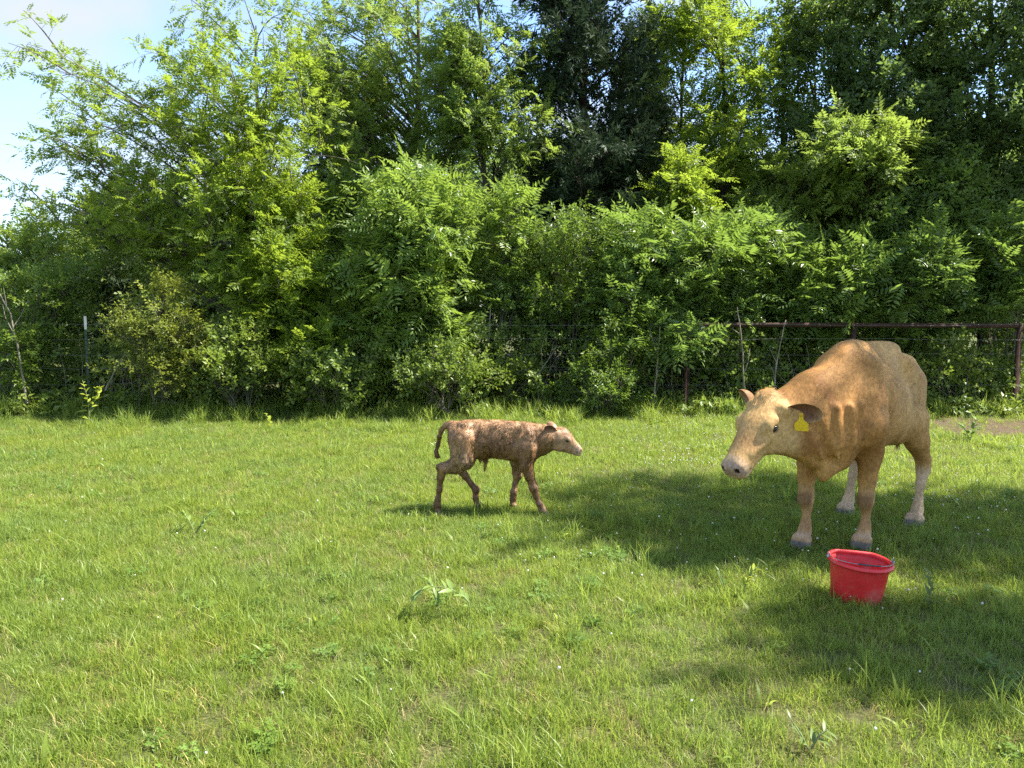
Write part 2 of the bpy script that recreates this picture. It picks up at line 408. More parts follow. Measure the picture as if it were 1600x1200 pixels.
def scatter(name, pts, rot, scl, idx, coll, label, cat):
    me = mesh_quads(name, pts, np.zeros((0, 4)))
    a = me.attributes.new('rot', 'FLOAT_VECTOR', 'POINT'); a.data.foreach_set('vector', np.asarray(rot, np.float32).ravel())
    a = me.attributes.new('scl', 'FLOAT_VECTOR', 'POINT'); a.data.foreach_set('vector', np.asarray(scl, np.float32).ravel())
    a = me.attributes.new('idx', 'INT', 'POINT'); a.data.foreach_set('value', np.asarray(idx, np.int32))
    o = link(name, me); tag(o, label, cat, kind='stuff')
    g = bpy.data.node_groups.new(name + '_nodes', 'GeometryNodeTree')
    g.interface.new_socket('Geometry', in_out='INPUT', socket_type='NodeSocketGeometry'); g.interface.new_socket('Geometry', in_out='OUTPUT', socket_type='NodeSocketGeometry')
    gi = g.nodes.new('NodeGroupInput'); go = g.nodes.new('NodeGroupOutput'); ip = g.nodes.new('GeometryNodeInstanceOnPoints'); ci = g.nodes.new('GeometryNodeCollectionInfo')
    ci.inputs['Collection'].default_value = coll; ci.inputs['Separate Children'].default_value = True; ci.inputs['Reset Children'].default_value = True
    ip.inputs['Pick Instance'].default_value = True
    def attr(n, t):
        x = g.nodes.new('GeometryNodeInputNamedAttribute'); x.data_type = t; x.inputs['Name'].default_value = n; return x.outputs['Attribute']
    g.links.new(gi.outputs[0], ip.inputs['Points']); g.links.new(ci.outputs[0], ip.inputs['Instance'])
    g.links.new(attr('idx', 'INT'), ip.inputs['Instance Index']); g.links.new(attr('rot', 'FLOAT_VECTOR'), ip.inputs['Rotation']); g.links.new(attr('scl', 'FLOAT_VECTOR'), ip.inputs['Scale'])
    g.links.new(ip.outputs[0], go.inputs[0])
    md = o.modifiers.new('scatter', 'NODES'); md.node_group = g
    return o
def field_points(rng, dens, y0, y1, pad=1.6):
    """points on the meadow in the wedge in front of the camera, plus a margin for views from a step aside"""
    n = int(dens * (y1 - y0) * 2 * (.70 * y1 + pad)); y = rng.uniform(y0, y1, n); x = rng.uniform(-1, 1, n) * (.70 * y1 + pad)
    k = np.abs(x) < .70 * y + pad; return x[k], y[k]
def build_grass():
    rng = np.random.default_rng(21); MS, MM = [], []
    def add(v, mat):
        me = mesh_quads('grass_clump', v[0], v[1], True, attrs={'tint': v[3]}, T=v[2]); MS.append(me); MM.append(mat)
    for k in range(5): add(blades(26, .03, .075, .0026, .0045, .065, rng, .75), M_GRASS)          # 0-4 short lawn
    for k in range(4): add(blades(22, .055, .11, .0028, .005, .06, rng, .75), M_GRASS)           # 5-8 longer tufts
    for k in range(3): add(blades(14, .12, .21, .0035, .0065, .045, rng, .65, 4), M_GRASS)        # 9-11 tall tufts
    for k in range(2): add(blades(12, .03, .085, .002, .0035, .07, rng, 1.3), M_STRAW)            # 12-13 dry thatch
    for k in range(2):
        v, q = clover(26, rng); me = mesh_quads('clover_clump', v, q, True, attrs={'tint': rng.random(len(v))}); MS.append(me); MM.append(M_CLOVER)   # 14-15
    for k in range(2): add(blades(5, .07, .14, .010, .016, .03, rng, .8, 4), M_GRASS)             # 16-17 broad blades
    coll = proto_collection('grass_clump', MS, MM)
    X, Y, I, S = [], [], [], []
    for (y0, y1, d, grow) in ((1.2, 4.2, 880, .92), (4.2, 6.5, 700, .95), (6.5, 9.0, 480, 1.02), (9.0, 12.3, 360, 1.12)):
        x, y = field_points(rng, d, y0, y1); n = len(x)
        P = np.stack([x, y, np.zeros(n)], -1); f = fbm(P * .75, 51, 4); g = fbm(P * 2.6, 55, 3); s = soil(x, y)
        keep = rng.random(n) > s * .8; x, y, f, g, s = (a[keep] for a in (x, y, f, g, s)); n = len(x); r = rng.random(n)
        idx = rng.integers(0, 5, n)
        lush = sstep2(g + .5 * (f - .5), .50, .64)
        idx = np.where(r < .12 + .50 * lush, rng.integers(5, 9, n), idx)
        idx = np.where((rng.random(n) < .012 + .06 * sstep2(g, .58, .68)) & (s < .2), rng.integers(9, 12, n), idx)
        idx = np.where(rng.random(n) < .08 + .25 * np.clip(s * 1.6, 0, 1) + .10 * sstep2(f, .52, .62), rng.integers(12, 14, n), idx)
        idx = np.where(rng.random(n) < .022 * sstep2(fbm(np.stack([x, y, x * 0], -1) * 1.9, 77, 3), .52, .64), rng.integers(14, 16, n), idx)
        idx = np.where(rng.random(n) < .010, rng.integers(16, 18, n), idx)
        sc = rng.uniform(.62, 1.08, n) * grow * (1 - .35 * s)
        # keep the grass under the bucket and the feet short, longer towards the fence
        edge = sstep2(y + 2.6 * (g - .5), 10.0, 11.3); sc = sc * (1 + .7 * edge); idx = np.where((rng.random(n) < .35 * edge), rng.integers(9, 12, n), idx)
        X.append(x); Y.append(y); I.append(idx); S.append(sc)
    x, y, i, s = (np.concatenate(a) for a in (X, Y, I, S)); n = len(x)
    b = (BUCKET_XY[0], BUCKET_XY[1]); k = np.hypot(x - b[0], y - b[1]) > .12; x, y, i, s = x[k], y[k], i[k], s[k]; n = len(x)
    rot = np.stack([rng.normal(0, .10, n), rng.normal(0, .10, n), rng.uniform(0, 6.28, n)], -1)
    scl = np.stack([s, s, s * rng.uniform(.8, 1.2, n)], -1)
    scatter('grass', np.stack([x, y, ground_z(x, y)], -1), rot, scl, i, coll, 'bright green pasture grass covering the whole meadow', 'grass')
    # white clover heads
    fl = []
    for k in range(2):
        T_ = Tubes(); v, q = uv_sphere2((0, 0, .075), .006 if k else .0045, 6, 4); fl.append(mesh_quads('flower_head', v, q, True, attrs={'tint': np.full(len(v), .5)}))
    fc = proto_collection('clover_flower', fl, [M_PETAL] * 2)
    X, Y = [], []
    for (u0, u1, v0, v1, n) in ((1000, 1170, 650, 740, 300), (1380, 1600, 670, 800, 130), (900, 1600, 680, 860, 130), (600, 1250, 760, 960, 30), (0, 1600, 660, 900, 60), (1280, 1420, 880, 960, 10), (0, 1600, 900, 1190, 14), (560, 1000, 640, 700, 60)):
        for _ in range(n):
            p = gnd(rng.uniform(u0, u1), rng.uniform(v0, v1)); X.append(p[0] + rng.normal(0, .12)); Y.append(p[1] + rng.normal(0, .15))
    X, Y = np.array(X), np.array(Y); n = len(X)
    scatter('clover_flowers', np.stack([X, Y, ground_z(X, Y)], -1), np.stack([rng.normal(0, .2, n), rng.normal(0, .2, n), X * 0], -1), np.stack([rng.uniform(.7, 1.15, n)] * 3, -1), rng.integers(0, 2, n), fc, 'tiny white clover flowers dotted through the grass', 'flowers')
def uv_sphere2(c, r, nu, nv):
    V, Q = [], []
    for i in range(nv + 1):
        th = math.pi * i / nv
        for j in range(nu):
            ph = 2 * math.pi * j / nu; V.append((c[0] + r * math.sin(th) * math.cos(ph), c[1] + r * math.sin(th) * math.sin(ph), c[2] + r * math.cos(th)))
    for i in range(nv):
        for j in range(nu): Q.append((i * nu + j, (i + 1) * nu + j, (i + 1) * nu + (j + 1) % nu, i * nu + (j + 1) % nu))
    return np.array(V), np.array(Q)
BUCKET_XY = (gnd(1350, 948)[0], gnd(1350, 948)[1] + .10)
build_grass()

# ------------------------------------------------------------------ leaves, trunks and crowns
def leaflet_quads(specs):
    V, Q = [], []
    for (b, d, n, L, W) in specs:               # base, direction, normal, length, width
        d = norm(d); n = norm(np.array(n) - d * np.dot(n, d)); s = np.cross(n, d); i = len(V)
        V += [b, b + d * L * .42 - s * W * .5 + n * L * .03, b + d * L - n * L * .10, b + d * L * .42 + s * W * .5 + n * L * .03]; Q.append((i, i + 1, i + 2, i + 3))
    return np.array(V), np.array(Q)
def pinnate(pairs, L, ll, lw, droop, rng, fwd=.45):
    sp = []
    for i in range(pairs):
        t = (i + .8) / (pairs + .3); b = np.array([L * t, 0, -droop * L * t * t]); sz = ll * (.75 + .5 * math.sin(math.pi * min(1, t * 1.05))) * rng.uniform(.85, 1.15)
        for s in (1, -1): sp.append((b, np.array([fwd + rng.normal(0, .1), s, -.28 + rng.normal(0, .15)]), np.array([0, -s * .25, 1.0]) + rng.normal(0, .18, 3), sz, sz * lw))
    b = np.array([L, 0, -droop * L]); sp.append((b, np.array([1, rng.normal(0, .2), -.4]), np.array([0, 0, 1.0]), ll, ll * lw))
    return leaflet_quads(sp)
def sprig(n, L, ll, lw, rng, spread=.9):
    sp = []
    for i in range(n):
        t = (i + .3) / n; a = i * 2.4 + rng.normal(0, .4); b = np.array([L * t, 0, 0])
        d = np.array([.55, spread * math.cos(a), spread * .55 * math.sin(a) - .15]); sp.append((b, d, np.array([0, 0, 1.0]) + rng.normal(0, .35, 3), ll * rng.uniform(.7, 1.2), ll * lw))
    return leaflet_quads(sp)
def cedar_spray(n, L, rng):
    sp = []
    for i in range(n):
        t = rng.random(); a = rng.uniform(0, 6.28); b = np.array([L * t, 0, 0]); d = np.array([.9, .75 * math.cos(a), .75 * math.sin(a)])
        sp.append((b, d, rng.normal(0, 1, 3), L * rng.uniform(.35, .6), .018 + .014 * rng.random()))
    return leaflet_quads(sp)
_r = np.random.default_rng(3)
TPL = {
    'locust': [pinnate(6, .19, .064, .43, .45, _r) for _ in range(4)],
    'walnut': [pinnate(6, .29, .102, .35, .45, _r, .35) for _ in range(4)],
    'privet': [sprig(9, .16, .050, .48, _r) for _ in range(4)],
    'broad': [sprig(7, .20, .085, .52, _r) for _ in range(4)],
    'bramble': [sprig(8, .17, .062, .60, _r) for _ in range(4)],
    'cedar': [cedar_spray(11, .21, _r) for _ in range(4)],
}
M_BARK = bark_mat('grey_bark', (.075, .062, .048), (.20, .175, .14)); M_BARKD = bark_mat('dark_bark', (.030, .024, .018), (.085, .068, .052)); M_STICK = bark_mat('pale_dead_wood', (.16, .13, .10), (.36, .31, .25), 25)
LM = {
    'locust': leaf_mat('locust_leaf', (.090, .155, .020), (.205, .295, .040), (.40, .52, .045), .52),
    'locust2': leaf_mat('locust_leaf_soft', (.095, .155, .036), (.200, .285, .068), (.36, .48, .07), .52),
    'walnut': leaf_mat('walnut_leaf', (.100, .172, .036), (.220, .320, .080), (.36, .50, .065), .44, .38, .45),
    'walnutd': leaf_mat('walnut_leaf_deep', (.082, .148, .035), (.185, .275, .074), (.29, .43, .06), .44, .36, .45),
    'broad': leaf_mat('deep_green_leaf', (.055, .100, .034), (.130, .195, .070), (.25, .37, .07), .45, .40, .4),
    'privet': leaf_mat('privet_leaf', (.070, .130, .022), (.170, .250, .042), (.26, .38, .04), .40, .40, .4),
    'yellow': leaf_mat('young_yellow_leaf', (.11, .145, .026), (.25, .29, .055), (.36, .42, .05), .42),
    'bramble': leaf_mat('bramble_leaf', (.085, .140, .028), (.185, .255, .060), (.30, .41, .05), .36),
    'cedar': leaf_mat('cedar_needle', (.018, .036, .019), (.050, .080, .040), (.06, .10, .035), .18, .6, .2),
}
class Leaves:
    def __init__(s): s.p, s.a, s.n, s.s = [], [], [], []
    def add(s, p, a, n, sc): s.p.append(p); s.a.append(a); s.n.append(n); s.s.append(sc)
    def count(s): return sum(len(x) for x in s.p)
    def mesh(s, name, kind, rng):
        P, A, Nn, S = (np.concatenate(x) for x in (s.p, s.a, s.n, s.s))
        ex = norm(A); ez = norm(Nn - ex * (Nn * ex).sum(-1, keepdims=True)); ey = np.cross(ez, ex)
        which = rng.integers(0, len(TPL[kind]), len(P)); VV, QQ, TT, off = [], [], [], 0
        for k, (tv, tq) in enumerate(TPL[kind]):
            m = which == k; n = m.sum()
            if not n: continue
            w = P[m][:, None, :] + S[m][:, None, None] * (tv[None, :, 0:1] * ex[m][:, None, :] + tv[None, :, 1:2] * ey[m][:, None, :] + tv[None, :, 2:3] * ez[m][:, None, :])
            VV.append(w.reshape(-1, 3)); QQ.append((tq[None] + (np.arange(n) * len(tv))[:, None, None] + off).reshape(-1, 4)); off += n * len(tv)
            t = np.clip(rng.random(n)[:, None] * .75 + rng.random((n, len(tv) // 4)) * .25, 0, 1); TT.append(np.repeat(t, 4, axis=1).ravel())
        return mesh_quads(name, np.concatenate(VV), np.concatenate(QQ), False, attrs={'tint': np.concatenate(TT)})
def curve(a, c, b, n):
    t = np.linspace(0, 1, n)[:, None]; return (1 - t) ** 2 * a + 2 * t * (1 - t) * c + t * t * b
def wob(pts, amp, rng):
    n = len(pts); w = rng.normal(0, amp, (n, 3)); w = np.cumsum(w, 0) * .5; w -= np.linspace(0, 1, n)[:, None] * w[-1] + 0; w[0] = 0; return pts + w
def branch_leaves(LV, TB, pts, kind, rng, twigs, tlen, gap, size, start=.25, droop=.25, wood=True, up=.15, r=.006, flat=.6, tuft=.35):
    """twigs all round a branch polyline; leaves along the outer part of each twig, tufted towards its tip"""
    n = len(pts); tg = norm(np.gradient(pts, axis=0))
    for k in range(twigs):
        t = start + (1 - start) * ((k + rng.random()) / twigs) ** .8; f = t * (n - 1); i = min(int(f), n - 2); p = pts[i] + (pts[i + 1] - pts[i]) * (f - i); d0 = tg[i]
        w = rng.normal(0, 1, 3); w[2] = w[2] * .7 + .25; w = norm(w - d0 * w.dot(d0))
        d = norm(d0 * rng.uniform(.2, .9) + w * rng.uniform(.5, 1.1) + np.array([0, 0, up]))
        L = tlen * rng.uniform(.45, 1.35) * (1.15 - .45 * t); m = max(3, int(L / gap))
        s = (tuft + (1 - tuft) * np.linspace(0, 1, m) ** .8)[:, None]; sw = np.linspace(0, 1, 3)[:, None]
        q = lambda e: p + d * L * e + np.array([0, 0, -1.0]) * (droop * L * e * e)
        if wood and L > .16: TB.add(q(sw), np.linspace(r * .6, r * .25, 3), 3)
        tw = q(s); a = rng.normal(0, 1, (m, 3)); a = norm(a - d * (a @ d)[:, None])
        ax = d * .55 + a * rng.uniform(.5, 1.0, (m, 1)) + np.array([0, 0, .05]); ax[-1] = d + .2 * a[-1]
        nr = np.array([0, 0, 1.0]) + rng.normal(0, flat, (m, 3)) + SUN_DIR * .3
        LV.add(tw, ax, nr, size * rng.uniform(.6, 1.25, m))
def grow_tree(name, label, cat, base, top, r0, targets, kind, mat, bark, seed, group=None, twigs=10, tlen=.55, gap=.075, size=1.0, start=.3, droop=.25, lift=.35, rise=.6, up=.15, zmin=.5, wander=.05, extra_stems=(), flat=.6, bsub=0):
    """a trunk from base to top, one limb to each target, twigs and leaves along the outer part of the limbs"""
    rng = np.random.default_rng(seed); base, top = np.array(base, float), np.array(top, float)
    TB, LV = Tubes(), Leaves()
    def stem(b, t, r):
        k = 10; s = np.linspace(0, 1, k)[:, None]; p = wob(b + (t - b) * s, wander * np.linalg.norm(t - b) * .12, rng); p[0] = b
        TB.add(p, np.linspace(r, r * .10, k) * np.where(np.arange(k) == 0, 1.35, 1), 7); return p
    stems = [stem(base, top, r0)] + [stem(np.array(b, float), np.array(t, float), r) for b, t, r in extra_stems]
    for T in targets:
        T = np.array(T, float)
        st = min(stems, key=lambda q: np.linalg.norm((q[-1] - T)[:2]) + .3 * rng.random()) if len(stems) > 1 else stems[0]
        hd = np.linalg.norm((T - st[len(st) // 2])[:2]); za = np.clip(T[2] - rise * hd - .25 - .3 * rng.random(), zmin, st[-1][2] - .02)
        za = max(za, st[0][2]); A = np.array([np.interp(za, st[:, 2], st[:, c]) for c in range(3)])
        C = A + (T - A) * .45 + np.array([0, 0, lift * np.linalg.norm(T - A) * .5]) + rng.normal(0, .10, 3)
        L = np.linalg.norm(T - A); k = max(5, int(L / .3)); p = wob(curve(A, C, T, k), .02, rng); p[0] = A
        rb = min(r0 * .42, .010 + .0065 * L); TB.add(p, .0035 + (rb - .0035) * (1 - np.linspace(0, 1, k)) ** 1.3, 4)
        branch_leaves(LV, TB, p, kind, rng, max(3, int(twigs * (.5 + .5 * min(3.6, L) ** .85))), tlen, gap, size, start, droop, True, up, .006, flat)
        for _ in range(bsub + (int(L / 2.1) if bsub else 0)):
            f = rng.uniform(.35, .95); q = p[int(f * (k - 1))]; e = q + norm(norm(T - A) + rng.normal(0, .45, 3)) * min(L * .45, 1.0) * rng.uniform(.6, 1.1); pp = curve(q, (q + e) / 2 + np.array([0, 0, .1]), e, 5)
            TB.add(pp, np.linspace(rb * .5, .004, 5), 3); branch_leaves(LV, TB, pp, kind, rng, max(3, int(twigs * .6)), tlen, gap, size, .2, droop, True, up, .005, flat)
    root = empty(name, tuple(base))
    tag(root, label, cat, group)
    off = base.astype(np.float32)
    TB.V = [v - off for v in TB.V]; LV.p = [x - off for x in LV.p]
    TB.build('trunk', bark, root)
    o = link('crown', LV.mesh(name + '_crown', kind, rng), mat, root)
    return root, LV.count()
def cloud(spec, rng):
    """branch tips inside ellipsoids given as: u, v, depth, half width px, half height px, half depth m, count, (inner limit)"""
    T = []
    for (u, v, y, ru, rv, rd, n) in spec:
        for _ in range(n):
            d = norm(rng.normal(0, 1, 3)); r = rng.uniform(.35, 1.0) ** .6
            T.append(at(u + ru * d[0] * r, v + rv * d[2] * r, y + rd * d[1] * r))
    return T
def G(u, y): p = at(u, 640, y); return np.array([p[0], p[1], -.03])
NL = 0
def tree(*a, **k):
    global NL
    r, n = grow_tree(*a, **k); NL += n; return r
def build_trees():
    R = np.random.default_rng(101)
    # the arching feathery locust at the left, tips against the sky
    tips = [at(u, v, 12.6 + d) for u, v, d in ((75, 105, -.6), (60, 222, -.3), (150, 178, .3), (235, 75, .2), (32, 305, .6), (300, 8, .8), (95, 250, .2), (260, 130, -.8), (330, 60, -.4), (380, -10, .5), (440, 20, .9), (240, 190, -1.0), (330, 150, -1.2), (180, 240, -.8), (120, 290, .2), (230, 290, -1.2), (420, 110, -.6), (500, 60, .4), (330, 240, -1.4), (430, 210, -1.4), (490, 150, -.6), (300, 320, -1.5), (390, 300, -1.6), (190, 330, -.8), (470, 280, -1.2), (60, 340, .9), (130, 370, .6), (260, 370, -1.0), (350, 380, -1.4), (520, 210, -.4), (450, 350, -1.4))]
    tips += [at(u + R.normal(0, 22), v + R.normal(0, 18), 12.6 + R.normal(0, .5)) for u, v in ((60, 105), (85, 120), (50, 222), (70, 235), (140, 180), (165, 190), (110, 260), (245, 110), (90, 330), (150, 290), (200, 160), (300, 60))]
    tips += cloud([(360, 150, 12.8, 170, 130, 1.4, 14), (300, 330, 12.4, 200, 80, 1.2, 15), (430, 250, 12.2, 110, 80, .8, 8)], R)
    tree('locust_tree', 'tall feathery light green tree with long arching branches against the sky', 'tree', G(395, 13.2), at(400, 40, 13.4), .11, tips, 'locust', LM['locust'], M_BARK, 1, 'trees of the wood edge', twigs=8, tlen=.46, gap=.078, size=1.0, start=.3, droop=.4, lift=.4, rise=.6, zmin=1.0, bsub=1)
    tree('locust_tree', 'airy pale green tree between the arching tree and the dark cedar', 'tree', G(655, 14.6), at(650, -90, 14.8), .12, cloud([(600, 60, 14.6, 170, 130, 1.6, 40), (620, 200, 14.2, 190, 80, 1.5, 32), (500, 120, 14.4, 110, 120, 1.2, 22)], R), 'locust', LM['locust2'], M_BARK, 2, 'trees of the wood edge', twigs=6, tlen=.5, gap=.085, size=1.05, start=.35, droop=.35, zmin=1.4, rise=.5, lift=.3, bsub=1)
    tree('locust_tree', 'pale airy tree leaning over the left flank of the dark cedar', 'tree', G(770, 13.6), at(745, -60, 13.6), .07, cloud([(755, 50, 13.4, 95, 120, 1.0, 20), (775, 200, 13.3, 85, 75, .9, 22), (700, 130, 13.4, 80, 90, .9, 12)], R), 'locust', LM['locust2'], M_BARK, 3, 'trees of the wood edge', twigs=7, tlen=.5, gap=.08, size=1.05, start=.35, droop=.35, zmin=1.8, rise=.5, lift=.3, bsub=1)
    # cedars
    def cedar(label, u, y, vtop, vbot, wpx, n, seed, rr=.13):
        rng = np.random.default_rng(seed); T = []
        for i in range(n):
            t = (i + rng.random()) / n; v = vtop + (vbot - vtop) * t; w = wpx * (.18 + .82 * t ** .7) * rng.uniform(.45, 1.05); a = rng.uniform(0, 6.28)
            T.append(at(u + w * math.cos(a), v + rng.normal(0, 8), y + w * y / FPX * math.sin(a)))
        tree('cedar_tree', label, 'tree', G(u, y), at(u + 5, vtop - 20, y), rr, T, 'cedar', LM['cedar'], M_BARKD, seed, 'trees of the wood edge', twigs=12, tlen=.40, gap=.055, size=1.1, start=.25, droop=.15, lift=.1, rise=.25, up=.15, zmin=1.2, flat=1.5)
    cedar('tall dark evergreen cedar rising behind the middle of the thicket', 912, 14.2, -260, 360, 175, 120, 31)
    cedar('dark cedar glimpsed behind the pale tree, smaller than the tall one', 520, 17.0, 130, 420, 75, 60, 32, .10)
    cedar('narrow dark cedar standing in the shade behind the right saplings', 1010, 16.5, 40, 420, 80, 56, 33, .10)
    cedar('low dark cedar at the foot of the arching tree', 170, 16.0, 300, 560, 90, 50, 34, .08)
    # slender sunlit trees right of the cedar
    for k, (u, y, lab) in enumerate(((1062, 15.0, 'slender bright green tree just right of the tall cedar'), (1135, 14.4, 'slim tree with thin forked stem and sunlit yellow green leaves'), (1205, 15.4, 'slender pale tree at the edge of the dark right hand wood'))):
        tree('locust_tree', lab, 'tree', G(u, y), at(u + (12, -8, 30)[k], -140, y + .3), .06, cloud([(u, 20, y, 95, 140, 1.2, 24), (u + 10, 220, y, 90, 100, 1.1, 22)], R), 'locust', LM['locust'], M_BARKD, 40 + k, 'trees of the wood edge', twigs=9, tlen=.5, gap=.085, size=1.1, start=.3, zmin=1.8, rise=.4, extra_stems=[(G(u + 18, y + .2), at(u + 45 - 40 * k, -60, y + .5), .035)])
    # dark broadleaf trees at the right
    for k, (u, y, lab, tt, w) in enumerate(((1305, 15.2, 'dark green tree with forked black limbs against the sky', -150, 105), (1415, 14.6, 'dense dark green tree, second from the right edge', -160, 110), (1540, 14.0, 'dense dark green tree at the right edge of the picture', -170, 120), (1680, 13.2, 'deep green tree mostly beyond the right edge', -180, 120))):
        tree('broadleaf_tree', lab, 'tree', G(u, y), at(u + 10, tt, y), .13, cloud([(u, 0, y, w, 130, 1.4, 24), (u - 10, 150, y - .3, w * 1.15, 90, 1.5, 28), (u + 10, 280, y - .4, w, 80, 1.3, 22)], R), 'broad', LM['broad'], M_BARKD, 50 + k, 'trees of the wood edge', twigs=12, tlen=.50, gap=.075, size=1.15, start=.3, droop=.25, zmin=1.6, extra_stems=[(G(u + 15, y + .2), at(u - 40, 30, y + .4), .07)])
    # middle layer between the saplings and the high crowns
    for k, (u, v, w, h, y, lab, mt, kd) in enumerate(((560, 350, 90, 75, 13.2, 'half lit green tree between the arching tree and the bright sapling', 'privet', 'broad'), (845, 400, 75, 60, 13.0, 'shady green tree at the foot of the tall cedar', 'broad', 'broad'), (1235, 300, 80, 65, 13.4, 'light green understorey tree right of the slender trees', 'locust2', 'locust'),
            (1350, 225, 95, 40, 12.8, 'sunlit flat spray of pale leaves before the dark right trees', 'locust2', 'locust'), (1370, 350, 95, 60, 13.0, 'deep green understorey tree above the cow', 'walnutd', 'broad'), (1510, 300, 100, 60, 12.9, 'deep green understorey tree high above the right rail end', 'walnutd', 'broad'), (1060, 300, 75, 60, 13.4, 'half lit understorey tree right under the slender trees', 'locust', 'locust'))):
        rng = np.random.default_rng(200 + k)
        tree('understorey_tree', lab, 'tree', G(u + 20, y), at(u + 5, v - h * .6, y), .045, cloud([(u, v, y, w, h, .9, 30), (u + 5, v + h * 1.2, y, w * .8, h, .7, 14)], rng), kd, LM[mt], M_BARKD, 210 + k, 'trees of the wood edge', twigs=9, tlen=.46, gap=.075, size=1.05, start=.3, droop=.35, zmin=1.2, rise=.4, lift=.3)
    # saplings with long pinnate leaves along the fence
    def sap(lab, u, y, spec, seed, mat='walnut', size=1.0, tw=9, stems=2, name='walnut_sapling', kind='walnut', gap=.095, tl=.42, sr=.028, zmin=.5):
        rng = np.random.default_rng(seed); v_top = min(s[1] - s[4] for s in spec); ex = []
        for q in range(stems - 1): ex.append((G(u + rng.uniform(-40, 40), y + rng.uniform(-.2, .3)), at(u + rng.uniform(-55, 55), v_top + rng.uniform(30, 90), y + rng.uniform(-.3, .3)), sr * .7))
        tree(name, lab, 'tree' if name.endswith('sapling') else 'shrub', G(u, y), at(u + rng.uniform(-10, 10), v_top + 25, y), sr, cloud(spec, rng), kind, LM[mat], M_BARK, seed + 500, 'saplings and shrubs along the fence', twigs=tw, tlen=tl, gap=gap, size=size, start=.3, droop=.3, lift=.4, rise=.9, up=.35, zmin=zmin, extra_stems=ex)
    sap('bushy sapling with bright glossy leaves, tallest in the middle of the thicket', 645, 12.0, [(648, 330, 11.6, 95, 72, .8, 34), (640, 430, 11.4, 105, 80, .8, 32), (650, 530, 11.4, 95, 60, .6, 20)], 61, 'walnut', 1.05, 10, 3)
    sap('thin sapling with a leafy rosette top just right of the bright bushy one', 783, 12.1, [(785, 345, 12.0, 46, 44, .45, 12), (780, 450, 12.1, 45, 50, .4, 8)], 62, 'walnut', 1.0, 8, 1)
    sap('sapling with upright pinkish young tips below the tall cedar', 895, 11.9, [(890, 360, 11.8, 55, 45, .5, 11), (880, 440, 11.8, 75, 70, .6, 20), (890, 520, 11.8, 60, 50, .5, 9)], 63, 'privet', 1.15, 10, 3, kind='privet', gap=.07)
    sap('leafy sapling hanging over the left end of the pipe rail', 1010, 12.0, [(1000, 372, 12.0, 65, 48, .6, 13), (1010, 440, 11.8, 75, 65, .6, 20), (985, 510, 11.5, 55, 45, .4, 9), (1078, 545, 11.05, 30, 30, .15, 5)], 64, 'walnutd', 1.0, 9, 3)
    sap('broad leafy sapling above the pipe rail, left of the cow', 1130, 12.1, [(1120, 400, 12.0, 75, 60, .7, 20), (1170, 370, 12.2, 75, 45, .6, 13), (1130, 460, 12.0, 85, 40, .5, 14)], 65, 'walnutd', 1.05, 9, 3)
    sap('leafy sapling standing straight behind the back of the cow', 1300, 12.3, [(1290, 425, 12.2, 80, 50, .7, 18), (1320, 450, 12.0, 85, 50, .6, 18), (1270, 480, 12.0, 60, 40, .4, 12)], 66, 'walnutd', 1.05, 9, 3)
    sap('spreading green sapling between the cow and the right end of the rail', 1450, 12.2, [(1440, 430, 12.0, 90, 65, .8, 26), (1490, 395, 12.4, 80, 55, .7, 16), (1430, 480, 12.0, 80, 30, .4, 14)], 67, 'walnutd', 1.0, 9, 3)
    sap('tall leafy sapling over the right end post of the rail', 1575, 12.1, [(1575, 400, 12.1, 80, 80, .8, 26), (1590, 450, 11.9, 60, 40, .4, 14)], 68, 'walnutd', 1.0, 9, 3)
    sap('sunlit green locust sapling right of the yellowish shrub', 440, 12.0, [(440, 340, 12.2, 85, 60, .7, 20), (430, 440, 11.4, 105, 60, .7, 28), (470, 530, 11.3, 95, 60, .6, 22)], 69, 'locust', 1.15, 12, 3, kind='locust', gap=.06, name='locust_sapling')
    sap('rounded yellowish green shrub tangled with vines behind the metal post', 255, 11.0, [(250, 500, 10.8, 75, 50, .5, 22), (265, 565, 10.8, 85, 50, .5, 24), (275, 450, 10.9, 30, 22, .3, 5)], 70, 'yellow', 1.0, 9, 4, kind='privet', name='viny_shrub', gap=.06, tl=.36, sr=.018, zmin=.2)
    sap('dense green shrub left of the metal fence post', 60, 12.0, [(50, 480, 11.9, 85, 70, .8, 26), (110, 430, 12.6, 80, 60, .8, 18), (40, 565, 11.4, 75, 50, .6, 18)], 71, 'privet', 1.15, 10, 4, kind='privet', name='dense_shrub', gap=.065)
    sap('feathery grey green sapling at the left edge of the picture', 15, 14.0, [(20, 400, 14.0, 80, 60, .9, 20), (90, 370, 14.0, 70, 40, .8, 12)], 72, 'locust2', 1.0, 11, 2, kind='locust', gap=.07, name='locust_sapling')
